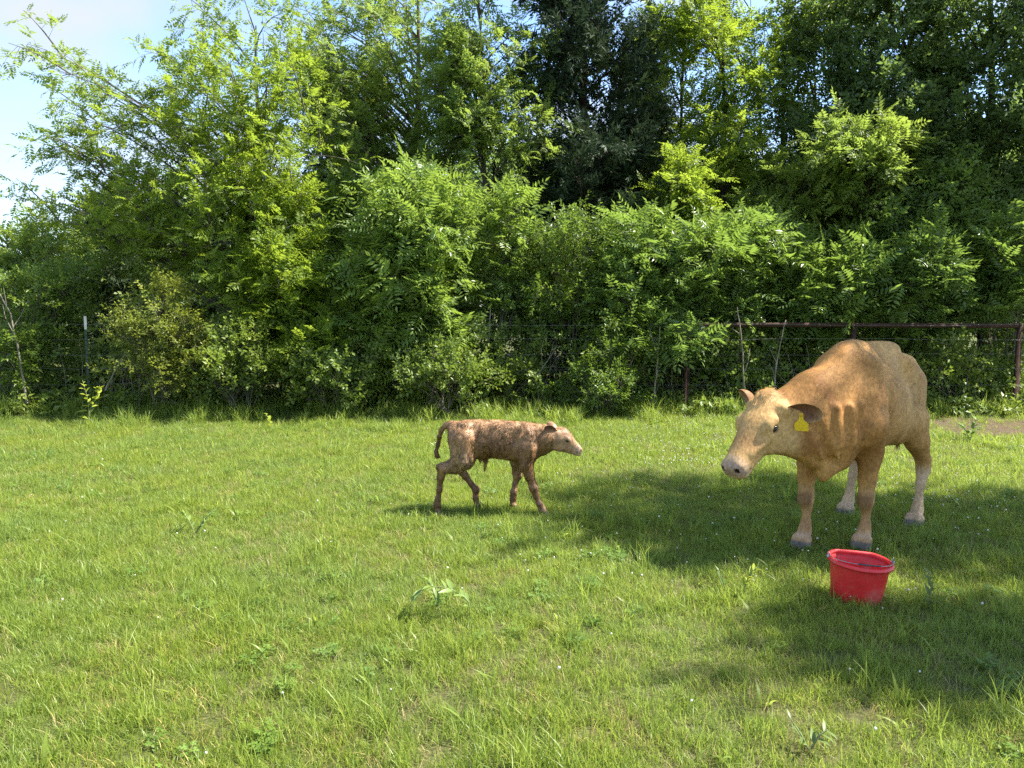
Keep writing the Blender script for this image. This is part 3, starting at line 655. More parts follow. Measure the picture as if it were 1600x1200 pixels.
    for k, (u, v, w, h, y, lab, mt, kd) in enumerate(((365, 570, 70, 60, 10.8, 'low bramble bush right of the yellowish shrub', 'bramble', 'bramble'), (520, 590, 75, 55, 10.9, 'shady bramble bush below the locust sapling', 'bramble', 'bramble'), (690, 592, 80, 48, 10.9, 'low brush at the foot of the bright bushy sapling', 'bramble', 'bramble'),
             (800, 565, 75, 60, 11.5, 'dark bramble bush behind the calf', 'bramble', 'bramble'), (930, 605, 50, 34, 11.0, 'small bright shrub in front of the fence wires', 'privet', 'privet'), (960, 555, 60, 55, 11.4, 'leafy bush left of the rusty end post', 'privet', 'privet'),
             (1150, 555, 80, 60, 11.7, 'shady bush under the pipe rail beside the cow head', 'bramble', 'bramble'), (1490, 570, 85, 60, 11.7, 'shady bush under the right half of the pipe rail', 'bramble', 'bramble'), (1570, 560, 40, 50, 12.2, 'leafy bush growing round the right end post', 'privet', 'privet'), (170, 585, 60, 35, 12.2, 'shady bush right behind the metal fence post', 'bramble', 'bramble'),
             (600, 500, 70, 55, 12.4, 'dark green bush left of the bright bushy sapling', 'privet', 'privet'), (820, 480, 60, 50, 12.5, 'dark bush between the rosette sapling and the cedar foot', 'privet', 'privet'), (1225, 520, 60, 55, 12.6, 'dark bush hidden behind the cow neck', 'bramble', 'bramble'), (1390, 545, 60, 55, 12.6, 'dark bush hidden behind the cow rump', 'bramble', 'bramble'))):
        sap(lab, u, y, [(u, v, y, w * 1.1, h * 1.1, .6, 24)], 80 + k, mt, 1.0, 8, 4, kind=kd, name='bush', gap=.065, tl=.34, sr=.014, zmin=.1)
build_trees()

# dim trees deeper in the wood: copies of two of their own kind
def build_deep_wood():
    R = np.random.default_rng(77); protos = []
    for k in range(3):
        base = np.array([0, 0, 0.]); T = []
        for _ in range(70):
            d = norm(R.normal(0, 1, 3)); r = R.uniform(.3, 1) ** .6; T.append(np.array([0, 0, 3.4 + .2 * k]) + d * r * np.array([2.0, 2.0, 3.0]))
        r, n = grow_tree('wood_tree', 'dim tree standing deep in the wood behind the front trees', 'tree', base, (0, 0, 6.2), .12, T, 'broad', LM['broad'] if k else LM['locust2'], M_BARKD, 300 + k, 'trees deep in the wood', twigs=9, tlen=.6, gap=.14, size=2.1, start=.2, zmin=.5)
        protos.append(r)
    spots = []
    for row, (y, hh) in enumerate(((17.5, 1.0), (20.5, 1.05), (25.0, 1.15))):
        x = -.75 * y - 2 + R.uniform(0, 2)
        while x < .75 * y + 4:
            edge = np.clip((x + .62 * y) / 5.0, 0.0, 1)            # the wood falls away at the left
            spots.append((x, y + R.uniform(-1, 1), hh * R.uniform(.85, 1.1) * (.45 + .27 * edge + (.13 if x > -4 else 0)))); x += R.uniform(2.5, 3.6)
    for i, (x, y, s) in enumerate(spots):
        p = protos[i % 3]
        if i < 3: o = p
        else:
            o = p.copy(); COL.objects.link(o)
            for ch in [c for c in bpy.data.objects if c.parent == p]:
                c = ch.copy(); COL.objects.link(c); c.parent = o
        o.location = (x, y, -.05); o.rotation_euler = (0, 0, R.uniform(0, 6.28)); o.scale = (s * 1.15, s * 1.15, s)
build_deep_wood()

# trees standing beside the meadow beyond the right edge; their crowns shade the cow
def build_side_trees():
    R = np.random.default_rng(55)
    for k, (gx, gy, z, rx, ry, rz, n, lab) in enumerate(((1.85, 5.55, 5.6, 1.85, 1.50, .9, 85, 'leafy tree beyond the right edge whose crown shades the cow'), (2.20, 3.32, 4.8, 1.50, .42, .6, 46, 'leafy tree beyond the right edge nearer the camera'), (4.1, 4.75, 5.6, 1.8, 1.85, .9, 85, 'leafy tree beyond the right edge between two others'))):
        sh = SUN_DIR[:2] / SUN_DIR[2] * z; c = np.array([gx + sh[0], gy + sh[1], z])
        T = []
        for _ in range(n):
            d = norm(R.normal(0, 1, 3)); r = R.uniform(.2, 1) ** .5; T.append(c + d * r * np.array([rx, ry, rz]))
        base = np.array([c[0] + 1.0, c[1] + .3, -.03])
        tree('broadleaf_tree', lab, 'tree', base, (c[0] + .4, c[1], z + .3), .12, T, 'broad', LM['privet'], M_BARK, 400 + k, 'trees of the wood edge', twigs=6, tlen=.5, gap=.085, size=1.12, start=.5, zmin=3.6)
build_side_trees()

# ------------------------------------------------------------------ cow and calf
def coat_mat(name, rough=0.66, spec=0.16, streak=90, amount=0.28, bstr=0.35):
    m, nt, out = new_mat(name)
    a = nt.nodes.new('ShaderNodeAttribute'); a.attribute_name = 'col'
    oc = obj_coord(nt)
    n1 = noise(nt, streak, 4, 0.6, vec=oc, stretch=(0.35, 1, 0.5)); n2 = noise(nt, 6, 4, 0.6, vec=oc)
    c = mixc(nt, 1.0, a.outputs['Color'], ramp(nt, n1, 0.25, 0.75, (1 - amount,) * 3, (1 + amount,) * 3), 'MULTIPLY')
    c = mixc(nt, 1.0, c, ramp(nt, n2, 0.3, 0.7, (0.84, 0.8, 0.76), (1.1, 1.1, 1.1)), 'MULTIPLY')
    n3 = noise(nt, 190, 3, 0.6, vec=oc, stretch=(0.3, 1, 0.42)); c = mixc(nt, 1.0, c, ramp(nt, n3, 0.3, 0.7, (0.82, 0.80, 0.78), (1.16, 1.16, 1.16)), 'MULTIPLY')
    p = N(nt, 'ShaderNodeBsdfPrincipled', Roughness=rough); p.inputs['Specular IOR Level'].default_value = spec
    p.inputs['Sheen Weight'].default_value = 0.0; p.inputs['Sheen Roughness'].default_value = 0.4
    nt.links.new(c, p.inputs['Base Color']); nt.links.new(bump(nt, n1, bstr, 0.006), p.inputs['Normal']); nt.links.new(p.outputs[0], out.inputs['Surface'])
    return m
def hair_mat(name, rough=0.55):
    m, nt, out = new_mat(name)
    a = nt.nodes.new('ShaderNodeAttribute'); a.attribute_name = 'col'
    p = N(nt, 'ShaderNodeBsdfPrincipled', Roughness=rough); p.inputs['Specular IOR Level'].default_value = 0.3
    tr = nt.nodes.new('ShaderNodeBsdfTranslucent'); mx = nt.nodes.new('ShaderNodeMixShader'); mx.inputs[0].default_value = 0.2      # thin hair lets light through
    nt.links.new(a.outputs['Color'], p.inputs['Base Color']); nt.links.new(a.outputs['Color'], tr.inputs['Color']); nt.links.new(p.outputs[0], mx.inputs[1]); nt.links.new(tr.outputs[0], mx.inputs[2]); nt.links.new(mx.outputs[0], out.inputs['Surface'])
    return m
def plain_mat(name, c, rough=0.5, spec=0.5, metal=0.0, nz=None):
    m, nt, out = new_mat(name)
    p = N(nt, 'ShaderNodeBsdfPrincipled', Roughness=rough); p.inputs['Specular IOR Level'].default_value = spec; p.inputs['Metallic'].default_value = metal
    cc = mixc(nt, ramp(nt, noise(nt, nz or 20, 4, 0.6, vec=obj_coord(nt)), 0.3, 0.7), tuple(x * 0.8 for x in c), tuple(min(1, x * 1.15) for x in c))
    nt.links.new(cc, p.inputs['Base Color']); nt.links.new(p.outputs[0], out.inputs['Surface'])
    return m
M_COAT = coat_mat('cow_coat', streak=75, amount=0.34, bstr=0.5); M_HAIR = hair_mat('cow_hair')
M_COAT2 = coat_mat('calf_coat', rough=0.5, spec=0.45, streak=55, amount=0.45, bstr=0.7); M_HAIR2 = hair_mat('calf_hair', 0.45)
M_EYE = plain_mat('eye_dark', (0.010, 0.007, 0.005), 0.2, 0.4); M_TAG = plain_mat('yellow_tag', (0.90, 0.60, 0.035), 0.4, 0.5, nz=60)
M_TAGPIN = plain_mat('tag_button', (0.62, 0.36, 0.02), 0.4, 0.5)

def sstep(x, a, b):
    t = np.clip((x - a) / (b - a), 0, 1); return t * t * (3 - 2 * t)
def lerp(c, d, w): return c * (1 - w[:, None]) + np.asarray(d)[None] * w[:, None]

def ear_mesh(root, el, ew, en, L, W, cup, col_in, col_out, col_rim, nL=18, nW=11, tip=0.75, th=0.006):
    """cupped leaf-shaped ear: el along, ew across, en the way the opening faces"""
    root, el, ew, en = (np.array(x, float) for x in (root, el, ew, en))
    V = []; C = []
    for side in (0, 1):
        for i in range(nL):
            t = i / (nL - 1); w = W * (0.36 + 0.64 * math.sin(min(1, t / 0.55) * math.pi / 2)) if t < 0.55 else W * math.sqrt(max(0, 1 - ((t - 0.55) / 0.45) ** 2.2)) * 1.0
            w = max(w, 0.004)
            for j in range(nW):
                s = j / (nW - 1) * 2 - 1
                curl = cup * (1 - 0.55 * t) * w / W
                p = root + el * (L * t) + ew * (w * 0.5 * s * (1 - 0.12 * abs(s))) + en * (curl * (s * s - 0.75) - 0.10 * L * t * t * 0 - 0.02 * math.sin(t * 3))
                if side: p = p - en * th * (1 - s * s) - en * 0.0025
                V.append(p)
                rim = max(abs(s) ** 6, t ** 10)
                C.append(col_out if side else np.array(col_in) * (1 - rim) + np.array(col_rim) * rim)
    Q = []
    o = nL * nW
    for i in range(nL - 1):
        for j in range(nW - 1):
            a = i * nW + j; Q.append((a, a + 1, a + nW + 1, a + nW)); Q.append((o + a, o + a + nW, o + a + nW + 1, o + a + 1))
    per = [j for j in range(nW)] + [i * nW + nW - 1 for i in range(1, nL)] + [(nL - 1) * nW + j for j in range(nW - 2, -1, -1)] + [i * nW for i in range(nL - 2, 0, -1)]
    for a, b in zip(per, per[1:] + per[:1]): Q.append((a, o + a, o + b, b))
    return np.array(V), np.array(Q), np.array(C)
def uv_sphere(c, r, M=None, nu=16, nv=10):
    M = np.eye(3) if M is None else np.array(M); r = np.broadcast_to(np.array(r, float), (3,)); V = []; Q = []
    for i in range(nv + 1):
        th = math.pi * i / nv
        for j in range(nu):
            ph = 2 * math.pi * j / nu; V.append(np.array(c) + (np.array([math.sin(th) * math.cos(ph), math.sin(th) * math.sin(ph), math.cos(th)]) * r) @ M)
    for i in range(nv):
        for j in range(nu): Q.append((i * nu + j, (i + 1) * nu + j, (i + 1) * nu + (j + 1) % nu, i * nu + (j + 1) % nu))
    return np.array(V), np.array(Q)

COW_YAW = math.atan2(-0.73, -0.68); COW_O = (2.39, 5.2)
def build_cow():
    rng = np.random.default_rng(5)
    F = Field((-0.95, -0.52, -0.02), (1.42, 0.46, 1.42), 0.0103)
    def ribs(x, z):
        w = np.exp(-((x + 0.10) / 0.26) ** 2) * np.exp(-((z - 0.15) / 0.5) ** 2)
        return 1 + 0.011 * w * np.sin((x + 0.12 * z + .02 * np.sin(x * 9)) * 2 * math.pi / 0.085)
    F.loft((0, 0, 0), np.eye(3), [(-0.72, 1.04, .07, .06), (-0.69, 1.03, .12, .10), (-0.62, .985, .20, .125), (-0.52, .95, .265, .155), (-0.40, .93, .31, .185),
        (-0.2, .915, .34, .232), (0.05, .915, .352, .25), (0.25, .925, .36, .235), (0.40, .92, .355, .215), (0.55, .87, .31, .19), (0.68, .80, .235, .15), (0.77, .78, .14, .10)], 0.03, 2.15, 0.27, ribs)
    F.ell((0.30, 0, 1.195), (.16, .05, .075), .12)                      # withers
    F.ell((-0.15, 0, 1.235), (.45, .03, .045), .08)                      # spine
    for s in (1, -1):
        F.ell((-0.42, s * .130, 1.145), (.085, .045, .045), .09)        # hook bone
        F.ell((-0.24, s * .225, 1.075), (.12, .06, .075), .08, cut=True)   # hollow of the flank
        F.cone((.20, s * .262, 1.04), (.27, s * .255, .70), .03, .03, .05, cut=True)    # crease behind the shoulder
        F.ell((-.56, s * .215, .92), (.07, .045, .12), .07, cut=True)
        F.ell((-0.67, s * .07, 1.08), (.05, .035, .045), .06)            # pin bone
        F.cone((-.50, s * .09, .98), (-.40, s * .165, .72), .155, .105, .08)
        F.ell((-0.25, s * .16, .70), (.15, .05, .10), .08)               # flank fold
    # shoulders
    F.cone((.34, .13, 1.13), (.53, .18, .80), .08, .096, .08); F.cone((.34, -.13, 1.13), (.60, -.17, .80), .08, .096, .08)
    F.cone((.28, .13, 1.20), (.43, .255, .86), .022, .03, .03); F.cone((.28, -.13, 1.20), (.50, -.245, .86), .022, .03, .03)
    F.ell((.47, .245, .80), (.05, .04, .07), .05); F.ell((.56, -.235, .80), (.05, .04, .07), .05)
    # fore legs
    LF = [(.50, .185, .80), (.40, .175, .64), (.395, .165, .45), (.395, .162, .345), (.40, .16, .30), (.375, .158, .25), (.372, .157, .16), (.385, .157, .115), (.405, .157, .065)]
    RF = [(.58, -.175, .80), (.545, -.16, .64), (.575, -.15, .45), (.59, -.142, .345), (.598, -.14, .30), (.585, -.137, .25), (.60, -.132, .16), (.618, -.13, .115), (.65, -.128, .065)]
    RR = [.115, .080, .053, .045, .047, .029, .027, .037, .041]
    F.chain(LF, RR, .025); F.chain(RF, RR, .025)
    F.cone((.40, .12, .66), (.36, .17, .58), .08, .05, .05); F.cone((.52, -.11, .66), (.50, -.16, .58), .08, .05, .05)
    # hind legs
    LH = [(-.42, .175, .74), (-.43, .215, .60), (-.53, .238, .45), (-.535, .24, .38), (-.47, .243, .28), (-.435, .244, .17), (-.415, .245, .115), (-.38, .246, .065)]
    RH = [(-.40, -.17, .74), (-.40, -.20, .60), (-.50, -.208, .45), (-.505, -.21, .38), (-.44, -.212, .28), (-.405, -.213, .17), (-.385, -.214, .115), (-.35, -.214, .065)]
    HR = [.12, .082, .049, .046, .030, .028, .038, .042]
    F.chain(LH, HR, .025); F.chain(RH, HR, .025)
    F.cone((-.54, .238, .47), (-.57, .238, .43), .035, .03, .02); F.cone((-.51, -.208, .47), (-.54, -.208, .43), .035, .03, .02)
    # hooves: two claws each
    for (x, y) in ((.405, .157), (.65, -.128), (-.38, .246), (-.35, -.214)):
        for s in (1, -1):
            F.cone((x + .015, y + s * .027, .065), (x + .045, y + s * .030, .018), .036, .038, .006)
            F.ell((x - .045, y + s * .022, .085), (.018, .014, .018), .01)          # dew claw
    # neck
    ps, ta, HS, LA = math.radians(11), math.radians(45), 1.05, .93
    P0 = np.array([1.02, -.25, .975]); A = np.array([math.cos(ps) * math.cos(ta), -math.sin(ps) * math.cos(ta), -math.sin(ta)])
    Lf = np.array([math.sin(ps), math.cos(ps), 0]); Nn = np.cross(A, Lf); H = np.array([A, Lf, Nn])
    def hp(a, l, n): return P0 + HS * (a * LA * A + l * Lf + n * Nn)
    def hell(a, l, n, r, k, cut=False): F.ell(hp(a, l, n), np.array(r) * HS, k, H, cut)
    F.cone((.40, 0, 1.10), (.70, -.09, 1.00), .135, .125, .10); F.cone((.70, -.09, 1.00), hp(.03, 0, -.11), .125, .105, .06)
    F.cone((.50, 0, .90), (.76, -.08, .84), .19, .15, .10); F.cone((.76, -.08, .84), hp(.10, 0, -.17), .15, .105, .08)
    F.cone((.64, 0, .72), (.84, -.08, .71), .13, .095, .08); F.cone((.84, -.08, .71), hp(.16, 0, -.20), .09, .07, .06)
    # dewlap and brisket
    F.cone((.60, .02, .60), (.70, .015, .545), .10, .055, .07); F.cone((.70, .015, .545), (.80, -.03, .60), .05, .035, .05); F.cone((.80, -.03, .60), (.90, -.09, .68), .035, .03, .05)
    F.ell((.73, .012, .505), (.045, .03, .045), .03)
    # skin folds on neck
    for i, (x, y) in enumerate(((.60, .190), (.69, .150), (.775, .100))):
        F.cone((x, y, .93), (x - .03 + .01 * i, y + .015, .70), .020, .014, .035)
        F.cone((x - .03, -y - .13, .93), (x - .06 + .01 * i, -y - .11, .74), .018, .014, .035)
    F.cone((.86, .035, .86), (.76, .115, .62), .014, .012, .03); F.cone((.92, -.01, .80), (.83, .045, .62), .012, .010, .03)
    F.cone((.56, .235, .98), (.66, .19, .80), .02, .02, .04, cut=True)
    # head
    F.loft(P0, H, np.array([(-.075, -.07, .035, .045), (-.05, -.07, .06, .075), (0, -.082, .088, .098), (.06, -.098, .108, .112), (.12, -.106, .116, .116), (.18, -.106, .114, .108), (.25, -.103, .10, .088),
        (.32, -.104, .090, .077), (.38, -.102, .080, .073), (.43, -.100, .074, .078), (.465, -.100, .071, .079), (.49, -.100, .061, .071), (.507, -.10, .042, .052)]) * HS * np.array([LA, 1, 1, 1]), .04, 2.5, .04)
    hell(-.035, 0, -.010, (.05, .055, .035), .05)                  # poll
    for s in (1, -1):
        hell(.135, s * .068, -.185, (.095, .040, .062), .06)      # cheek
        hell(.145, s * .098, -.048, (.055, .028, .036), .03)      # orbit
        F.cone(hp(.105, s * .118, -.046), hp(.185, s * .108, -.064), .016, .012, .012)
        hell(.155, s * .128, -.072, (.034, .018, .012), .008, True)
        F.cone(hp(.13, s * .120, -.094), hp(.20, s * .106, -.088), .011, .009, .012)
        F.cone(hp(.19, s * .108, -.085), hp(.26, s * .086, -.105), .006, .003, .012, cut=True)      # tear groove
        hell(.01, s * .10, -.065, (.035, .045, .04), .04)         # ear base
        hell(.47, s * .052, -.073, (.028, .018, .026), .02)
        hell(.488, s * .046, -.074, (.020, .014, .017), .006, True)
        F.cone(hp(.33, s * .080, -.118), hp(.49, s * .064, -.132), .006, .008, .010, cut=True)   # mouth
        F.cone(hp(.20, s * .088, -.10), hp(.36, s * .066, -.075), .020, .014, .04)                # cheekbone
    hell(.42, 0, -.150, (.065, .048, .028), .025)                 # lower lip
    # tail: hangs behind the far side of the rump
    F.chain([(-.69, 0, 1.12), (-.76, 0, 1.06), (-.79, -.005, .9), (-.79, -.01, .7), (-.78, -.01, .5)], [.045, .035, .026, .020, .016], .02)
    # flat soles
    sl, P = F.sub((-1, -1, -1), (2, 2, .03)); F.A[sl] = np.maximum(F.A[sl], 0.004 - P[..., 2])
    V, Q = F.mesh()
    # loose skin relief
    vn = vert_normals(V, Q); bodyw = sstep(V[:, 2], .5, .7)
    V = V + vn * ((fbm(V * np.array([14, 14, 7]), 3, 3) - .5) * .005 * bodyw)[:, None]
    # coat colours
    q = (V - P0) @ H.T / HS / np.array([LA, 1, 1]); ha, hl, hn = q.T
    head = sstep(ha, -.12, .02) * sstep(-np.abs(hl), -.22, -.14) * sstep(hn, -.34, -.24) * (V[:, 0] > .8)
    nz = fbm(V * 9, 1, 4); nz2 = fbm(V * np.array([26, 26, 8]), 8, 3)
    c = np.tile(np.array([.425, .23, .074]), (len(V), 1))
    c = lerp(c, [.56, .325, .10], sstep(V[:, 2] + .18 * (nz - .5), 1.06, 1.24) * sstep(-V[:, 0], -.2, .15) * .75)       # paler along the top of the back
    c = lerp(c, [.54, .335, .135], sstep(-V[:, 0], -.15, .25) * sstep(V[:, 2], .6, .8) * .5)          # paler hindquarters
    c = lerp(c, [.36, .165, .045], sstep(V[:, 0], .32, .50) * (1 - head) * .55 * sstep(V[:, 2], .55, .75))          # redder neck and shoulder
    c = lerp(c, [.50, .33, .17], sstep(-V[:, 2], -.64, -.54) * sstep(-np.abs(V[:, 1]), -.2, -.1) * (V[:, 0] < .3) * .6)  # belly
    c = lerp(c, [.58, .37, .15], head * .85)
    c = lerp(c, [.64, .42, .165], head * np.exp(-((ha - .16) / .07) ** 2 - ((hn + .09) / .07) ** 2) * sstep(np.abs(hl), .05, .09) * .9)
    c = lerp(c, [.58, .38, .17], head * sstep(-hn, .15, .24) * .7)
    c = lerp(c, [.40, .20, .08], head * np.exp(-((ha - .30) / .07) ** 2) * sstep(hn, -.10, -.05) * .6)
    c = lerp(c, [.50, .36, .23], head * sstep(ha, .40, .445) * .8)
    c = lerp(c, [.36, .25, .21], head * sstep(ha, .455, .485) * sstep(hn, -.125, -.10) * .9)
    leg = sstep(-V[:, 2], -.46, -.34); hind = (V[:, 0] < 0)
    c = lerp(c, [.30, .135, .045], np.exp(-((V[:, 2] - .62) / .13) ** 2) * (~hind) * sstep(V[:, 0], .3, .36) * (V[:, 0] < .66) * (np.abs(V[:, 1]) > .06) * .55)
    c = lerp(c, [.50, .315, .16], leg * (~hind) * .6)
    c = lerp(c, [.56, .41, .25], leg * hind * .85)
    c = lerp(c, [.24, .10, .030], sstep(fbm(V * np.array([5, 5, 4]), 61, 3), .52, .66) * sstep(V[:, 0], .2, .4) * (1 - head) * sstep(V[:, 2], .5, .65) * .6)
    kn = np.exp(-((V[:, 2] - .315) / .045) ** 2) * (~hind) * sstep(V[:, 0], .30, .36) * sstep(vn[:, 0] + .3 * (nz - .5), .05, .7)
    c = lerp(c, [.16, .085, .04], np.clip(kn * (.7 + nz2), 0, 1) * .75)
    c = lerp(c, [.34, .18, .08], np.exp(-((V[:, 2] - .16) / .045) ** 2) * (~hind) * .5)
    c = lerp(c, [.55, .40, .28], np.exp(-((V[:, 2] - .09) / .02) ** 2) * .6)
    c = lerp(c, [.15, .135, .115], sstep(-V[:, 2], -.068, -.050))
    c = lerp(c, [.10, .06, .04], sstep(-np.linalg.norm((q - np.array([.155, np.nan, -.075]))[:, [0, 2]] / np.array([1.5, .9]), axis=1), -.034, -.012) * head * (np.abs(hl) > .07) * .92)
    c = lerp(c, [.03, .018, .015], head * (ha > .462) * sstep(-np.linalg.norm(np.stack([(hn + .073) / .020, (np.abs(hl) - .044) / .016, (ha - .488) / .022], -1), axis=1), -1.15, -.8))
    c = c * (1 + .45 * (nz - .5) + .32 * (nz2 - .5))[:, None]
    # ears (same skin)
    VV, QQ, CC, n = [V], [Q], [c], len(V)
    hor = np.array([math.cos(ps), -math.sin(ps), 0])
    el = norm(Lf * .88 + np.array([0, 0, .0]) - hor * .42); en = norm(hor * .9 + np.array([0, 0, -.30])); en = norm(en - el * en.dot(el)); ew = np.cross(en, el)
    e1 = ear_mesh(hp(.03, .100, -.070), el, ew, en, .235, .145, .06, (.17, .085, .05), (.40, .20, .08), (.58, .38, .19))
    er = norm(-Lf * .85 - hor * .12 + np.array([0, 0, .50])); en2 = norm(hor * .55 + np.array([0, 0, -.5]) - Lf * .2); en2 = norm(en2 - er * en2.dot(er)); ew2 = np.cross(en2, er)
    e2 = ear_mesh(hp(.012, -.100, -.055), er, ew2, en2, .14, .125, .05, (.26, .15, .10), (.30, .17, .08), (.5, .33, .18))
    for v_, q_, c_ in (e1, e2):
        VV.append(v_); QQ.append(q_ + n); CC.append(c_); n += len(v_)
    root = empty('cow', (COW_O[0], COW_O[1], 0), COW_YAW)
    tag(root, 'tan cow with a yellow ear tag standing behind the red bucket', 'cow')
    body = link('body', mesh_quads('cow_body', np.concatenate(VV), np.concatenate(QQ), True, colors={'col': np.concatenate(CC)}), M_COAT, root)
    def comb(P):
        h_ = ((P - P0) @ A > -.02) & (P[:, 0] > .85)
        t = np.where(h_[:, None], -Nn * .15 + A * -.9, np.array([-.75, 0, -.55])[None])
        return np.where((P[:, 2] < .55)[:, None], np.array([-.1, 0, -1.0])[None], t)
    lf = lambda P: np.where(np.linalg.norm(P - hp(-.03, 0, 0), axis=1) < .10, 2.2, np.where((P[:, 0] < -.70) & (P[:, 2] < .75), 4.0, np.where(np.abs(P[:, 1] + .0) < .02, 1.0, 0.0)))       # forelock, tail switch, ridge of the back
    link('hair', hair_mesh('cow_hair', V, Q, c, 60000, .015, .0030, comb, rng, .25, lf, .12, (.85, 1.15), ((80, 80, 26), .74, 1.22, .9), .001), M_HAIR, root)
    for s in (1, -1):
        v_, q_ = uv_sphere(hp(.152, s * .110, -.074), (.025, .018, .016), H); link('eye', mesh_quads('cow_eye', v_, q_[:, ::-1]), M_EYE, root)
    # ear tag: plate with a neck and a round button, hanging in the open ear
    tp = hp(.03, .100, -.070) + el * .115 + en * .012
    dn = norm(np.array([0, 0, -1.0]) - en * 0.08); dn = norm(dn - en * dn.dot(en)); sx = np.cross(dn, en)
    out2 = [(-.010, -.012), (.010, -.012), (.013, .030), (.042, .058), (.040, .105), (-.040, .105), (-.042, .058), (-.013, .030)]
    out2 = [(a * .95, b) for a, b in out2]
    tv = np.array([tp + sx * a + dn * b + en * z for z in (.004, -.000) for a, b in out2]); k8 = len(out2)
    me = bpy.data.meshes.new('ear_tag'); me.from_pydata([tuple(x) for x in tv], [], [list(range(k8)), list(range(2 * k8 - 1, k8 - 1, -1))] + [[i, i + k8, (i + 1) % k8 + k8, (i + 1) % k8] for i in range(k8)]); me.update()
    tg = link('ear_tag', me, M_TAG, root); tg['label'] = 'yellow plastic ear tag with a narrow neck'
    v_, q_ = uv_sphere(tp + en * .006 + dn * .0, (.010, .010, .005), np.array([sx, dn, en]), 14, 8); link('button', mesh_quads('tag_button', v_, q_), M_TAGPIN, tg)
    return root
build_cow()

CALF_O = (at(775, 806, 5.68)[0], 5.68)
def build_calf():
    rng = np.random.default_rng(9)
    S = FPX / 5.68
    def c(u, v, y=0.0):           # coordinates measured on an enlarged view of the animal's side
        return np.array([(640 + u / 5.333 - 775) / S, y, (806 - (630 + v / 5.333)) / S])
    F = Field((-.52, -.22, -.035), (.68, .22, .76), 0.0064)
    st = []
    for u, t, b, w in ((318, 215, 300, .03), (335, 195, 380, .065), (370, 180, 455, .09), (430, 171, 500, .10), (500, 167, 505, .098), (600, 167, 492, .105), (700, 167, 488, .112), (800, 171, 500, .112),
                       (900, 178, 520, .10), (970, 190, 525, .09), (1030, 205, 500, .078), (1080, 225, 455, .06), (1110, 245, 425, .045)):
        x = c(u, t)[0]; zt, zb = c(u, t)[2], c(u, b)[2]; st.append((x, (zt + zb) / 2, (zt - zb) / 2, w))
    F.loft((0, 0, 0), np.eye(3), st, .02, 2.3, .16, lambda x, z: 1 + .007 * np.exp(-((x - .02) / .12) ** 2) * np.sin(x * 2 * math.pi / .036))
    for s in (1, -1):
        F.ell(c(470, 215, s * .065), (.035, .022, .022), .04); F.ell(c(350, 235, s * .045), (.025, .02, .02), .03)
        F.cone(c(960, 260, s * .055), c(1010, 450, s * .075), .035, .045, .04)
    nY, fY = -.085, .085
    # near hind leg (towards the camera), its hock behind the rump
    F.chain([c(440, 330, nY * .7), c(450, 480, nY), c(380, 540, nY), c(280, 565, nY), c(262, 640, nY), c(252, 740, nY), c(236, 830, nY), c(228, 880, nY), c(236, 935, nY)],
            [.105, .085, .058, .034, .025, .019, .020, .025, .022], .022)
    F.cone(c(285, 550, nY), c(248, 545, nY), .028, .020, .02)
    # far hind leg stepping forward
    F.chain([c(440, 340, fY * .7), c(430, 500, fY), c(405, 590, fY), c(450, 665, fY), c(505, 740, fY), c(542, 785, fY), c(540, 860, fY), c(548, 915, fY)],
            [.10, .080, .036, .025, .019, .026, .020, .022], .022)
    # far fore leg
    F.chain([c(960, 420, fY * .8), c(895, 540, fY), c(893, 620, fY), c(900, 665, fY), c(880, 730, fY), c(868, 805, fY), c(862, 860, fY), c(862, 912, fY)],
            [.075, .045, .030, .031, .019, .024, .022, .022], .02)
    # near fore leg stretched forward
    F.chain([c(985, 400, nY * .8), c(975, 530, nY), c(1005, 620, nY), c(1040, 725, nY), c(1062, 790, nY), c(1090, 860, nY), c(1112, 905, nY), c(1140, 960, nY)],
            [.080, .052, .033, .032, .021, .022, .025, .022], .02)
    for u, v, y in ((236, 940, nY), (550, 922, fY), (862, 920, fY), (1144, 965, nY)):
        for s in (1, -1): F.cone(c(u, v - 14, y + s * .012), c(u + 14, v + 10, y + s * .014), .020, .021, .006)
    # neck
    F.cone(c(1000, 330), c(1120, 322), .105, .088, .05); F.cone(c(1120, 322), c(1235, 318), .088, .075, .04); F.cone(c(1030, 430), c(1150, 385), .055, .045, .04)
    # head
    ta = math.radians(27); yw = math.radians(6)
    A = np.array([math.cos(ta) * math.cos(yw), -math.sin(yw) * math.cos(ta), -math.sin(ta)]); Lf = norm(np.cross([0, 0, 1], A)); Nn = np.cross(A, Lf); H = np.array([A, Lf, Nn])
    P0 = c(1235, 308)
    def hp(a, l, n): return P0 + a * A + l * Lf + n * Nn
    F.loft(P0, H, [(-.045, 0, .045, .04), (-.02, .0, .075, .053), (.02, .003, .087, .059), (.055, .0, .084, .060), (.09, -.006, .073, .054), (.125, -.012, .058, .044), (.155, -.016, .047, .039), (.18, -.018, .042, .039), (.20, -.02, .034, .034), (.213, -.022, .022, .024)], .02, 2.3, .02)
    for s in (1, -1):
        F.ell(hp(.03, s * .035, -.055), (.045, .022, .03), .03, H); F.ell(hp(.073, s * .047, .024), (.028, .017, .022), .018, H)
        F.ell(hp(.080, s * .062, .018), (.014, .009, .008), .005, H, cut=True); F.ell(hp(.198, s * .018, -.008), (.010, .008, .008), .004, H, cut=True)
        F.cone(hp(.13, s * .042, -.036), hp(.205, s * .030, -.034), .003, .004, .006, cut=True)
        F.ell(hp(-.01, s * .05, .028), (.022, .022, .022), .02, H)
    # tail
    F.chain([c(345, 205), c(300, 212), c(262, 250), c(242, 310), c(230, 380), c(215, 435), c(222, 470), c(248, 488)], [.03, .021, .017, .015, .014, .013, .016, .007], .012)
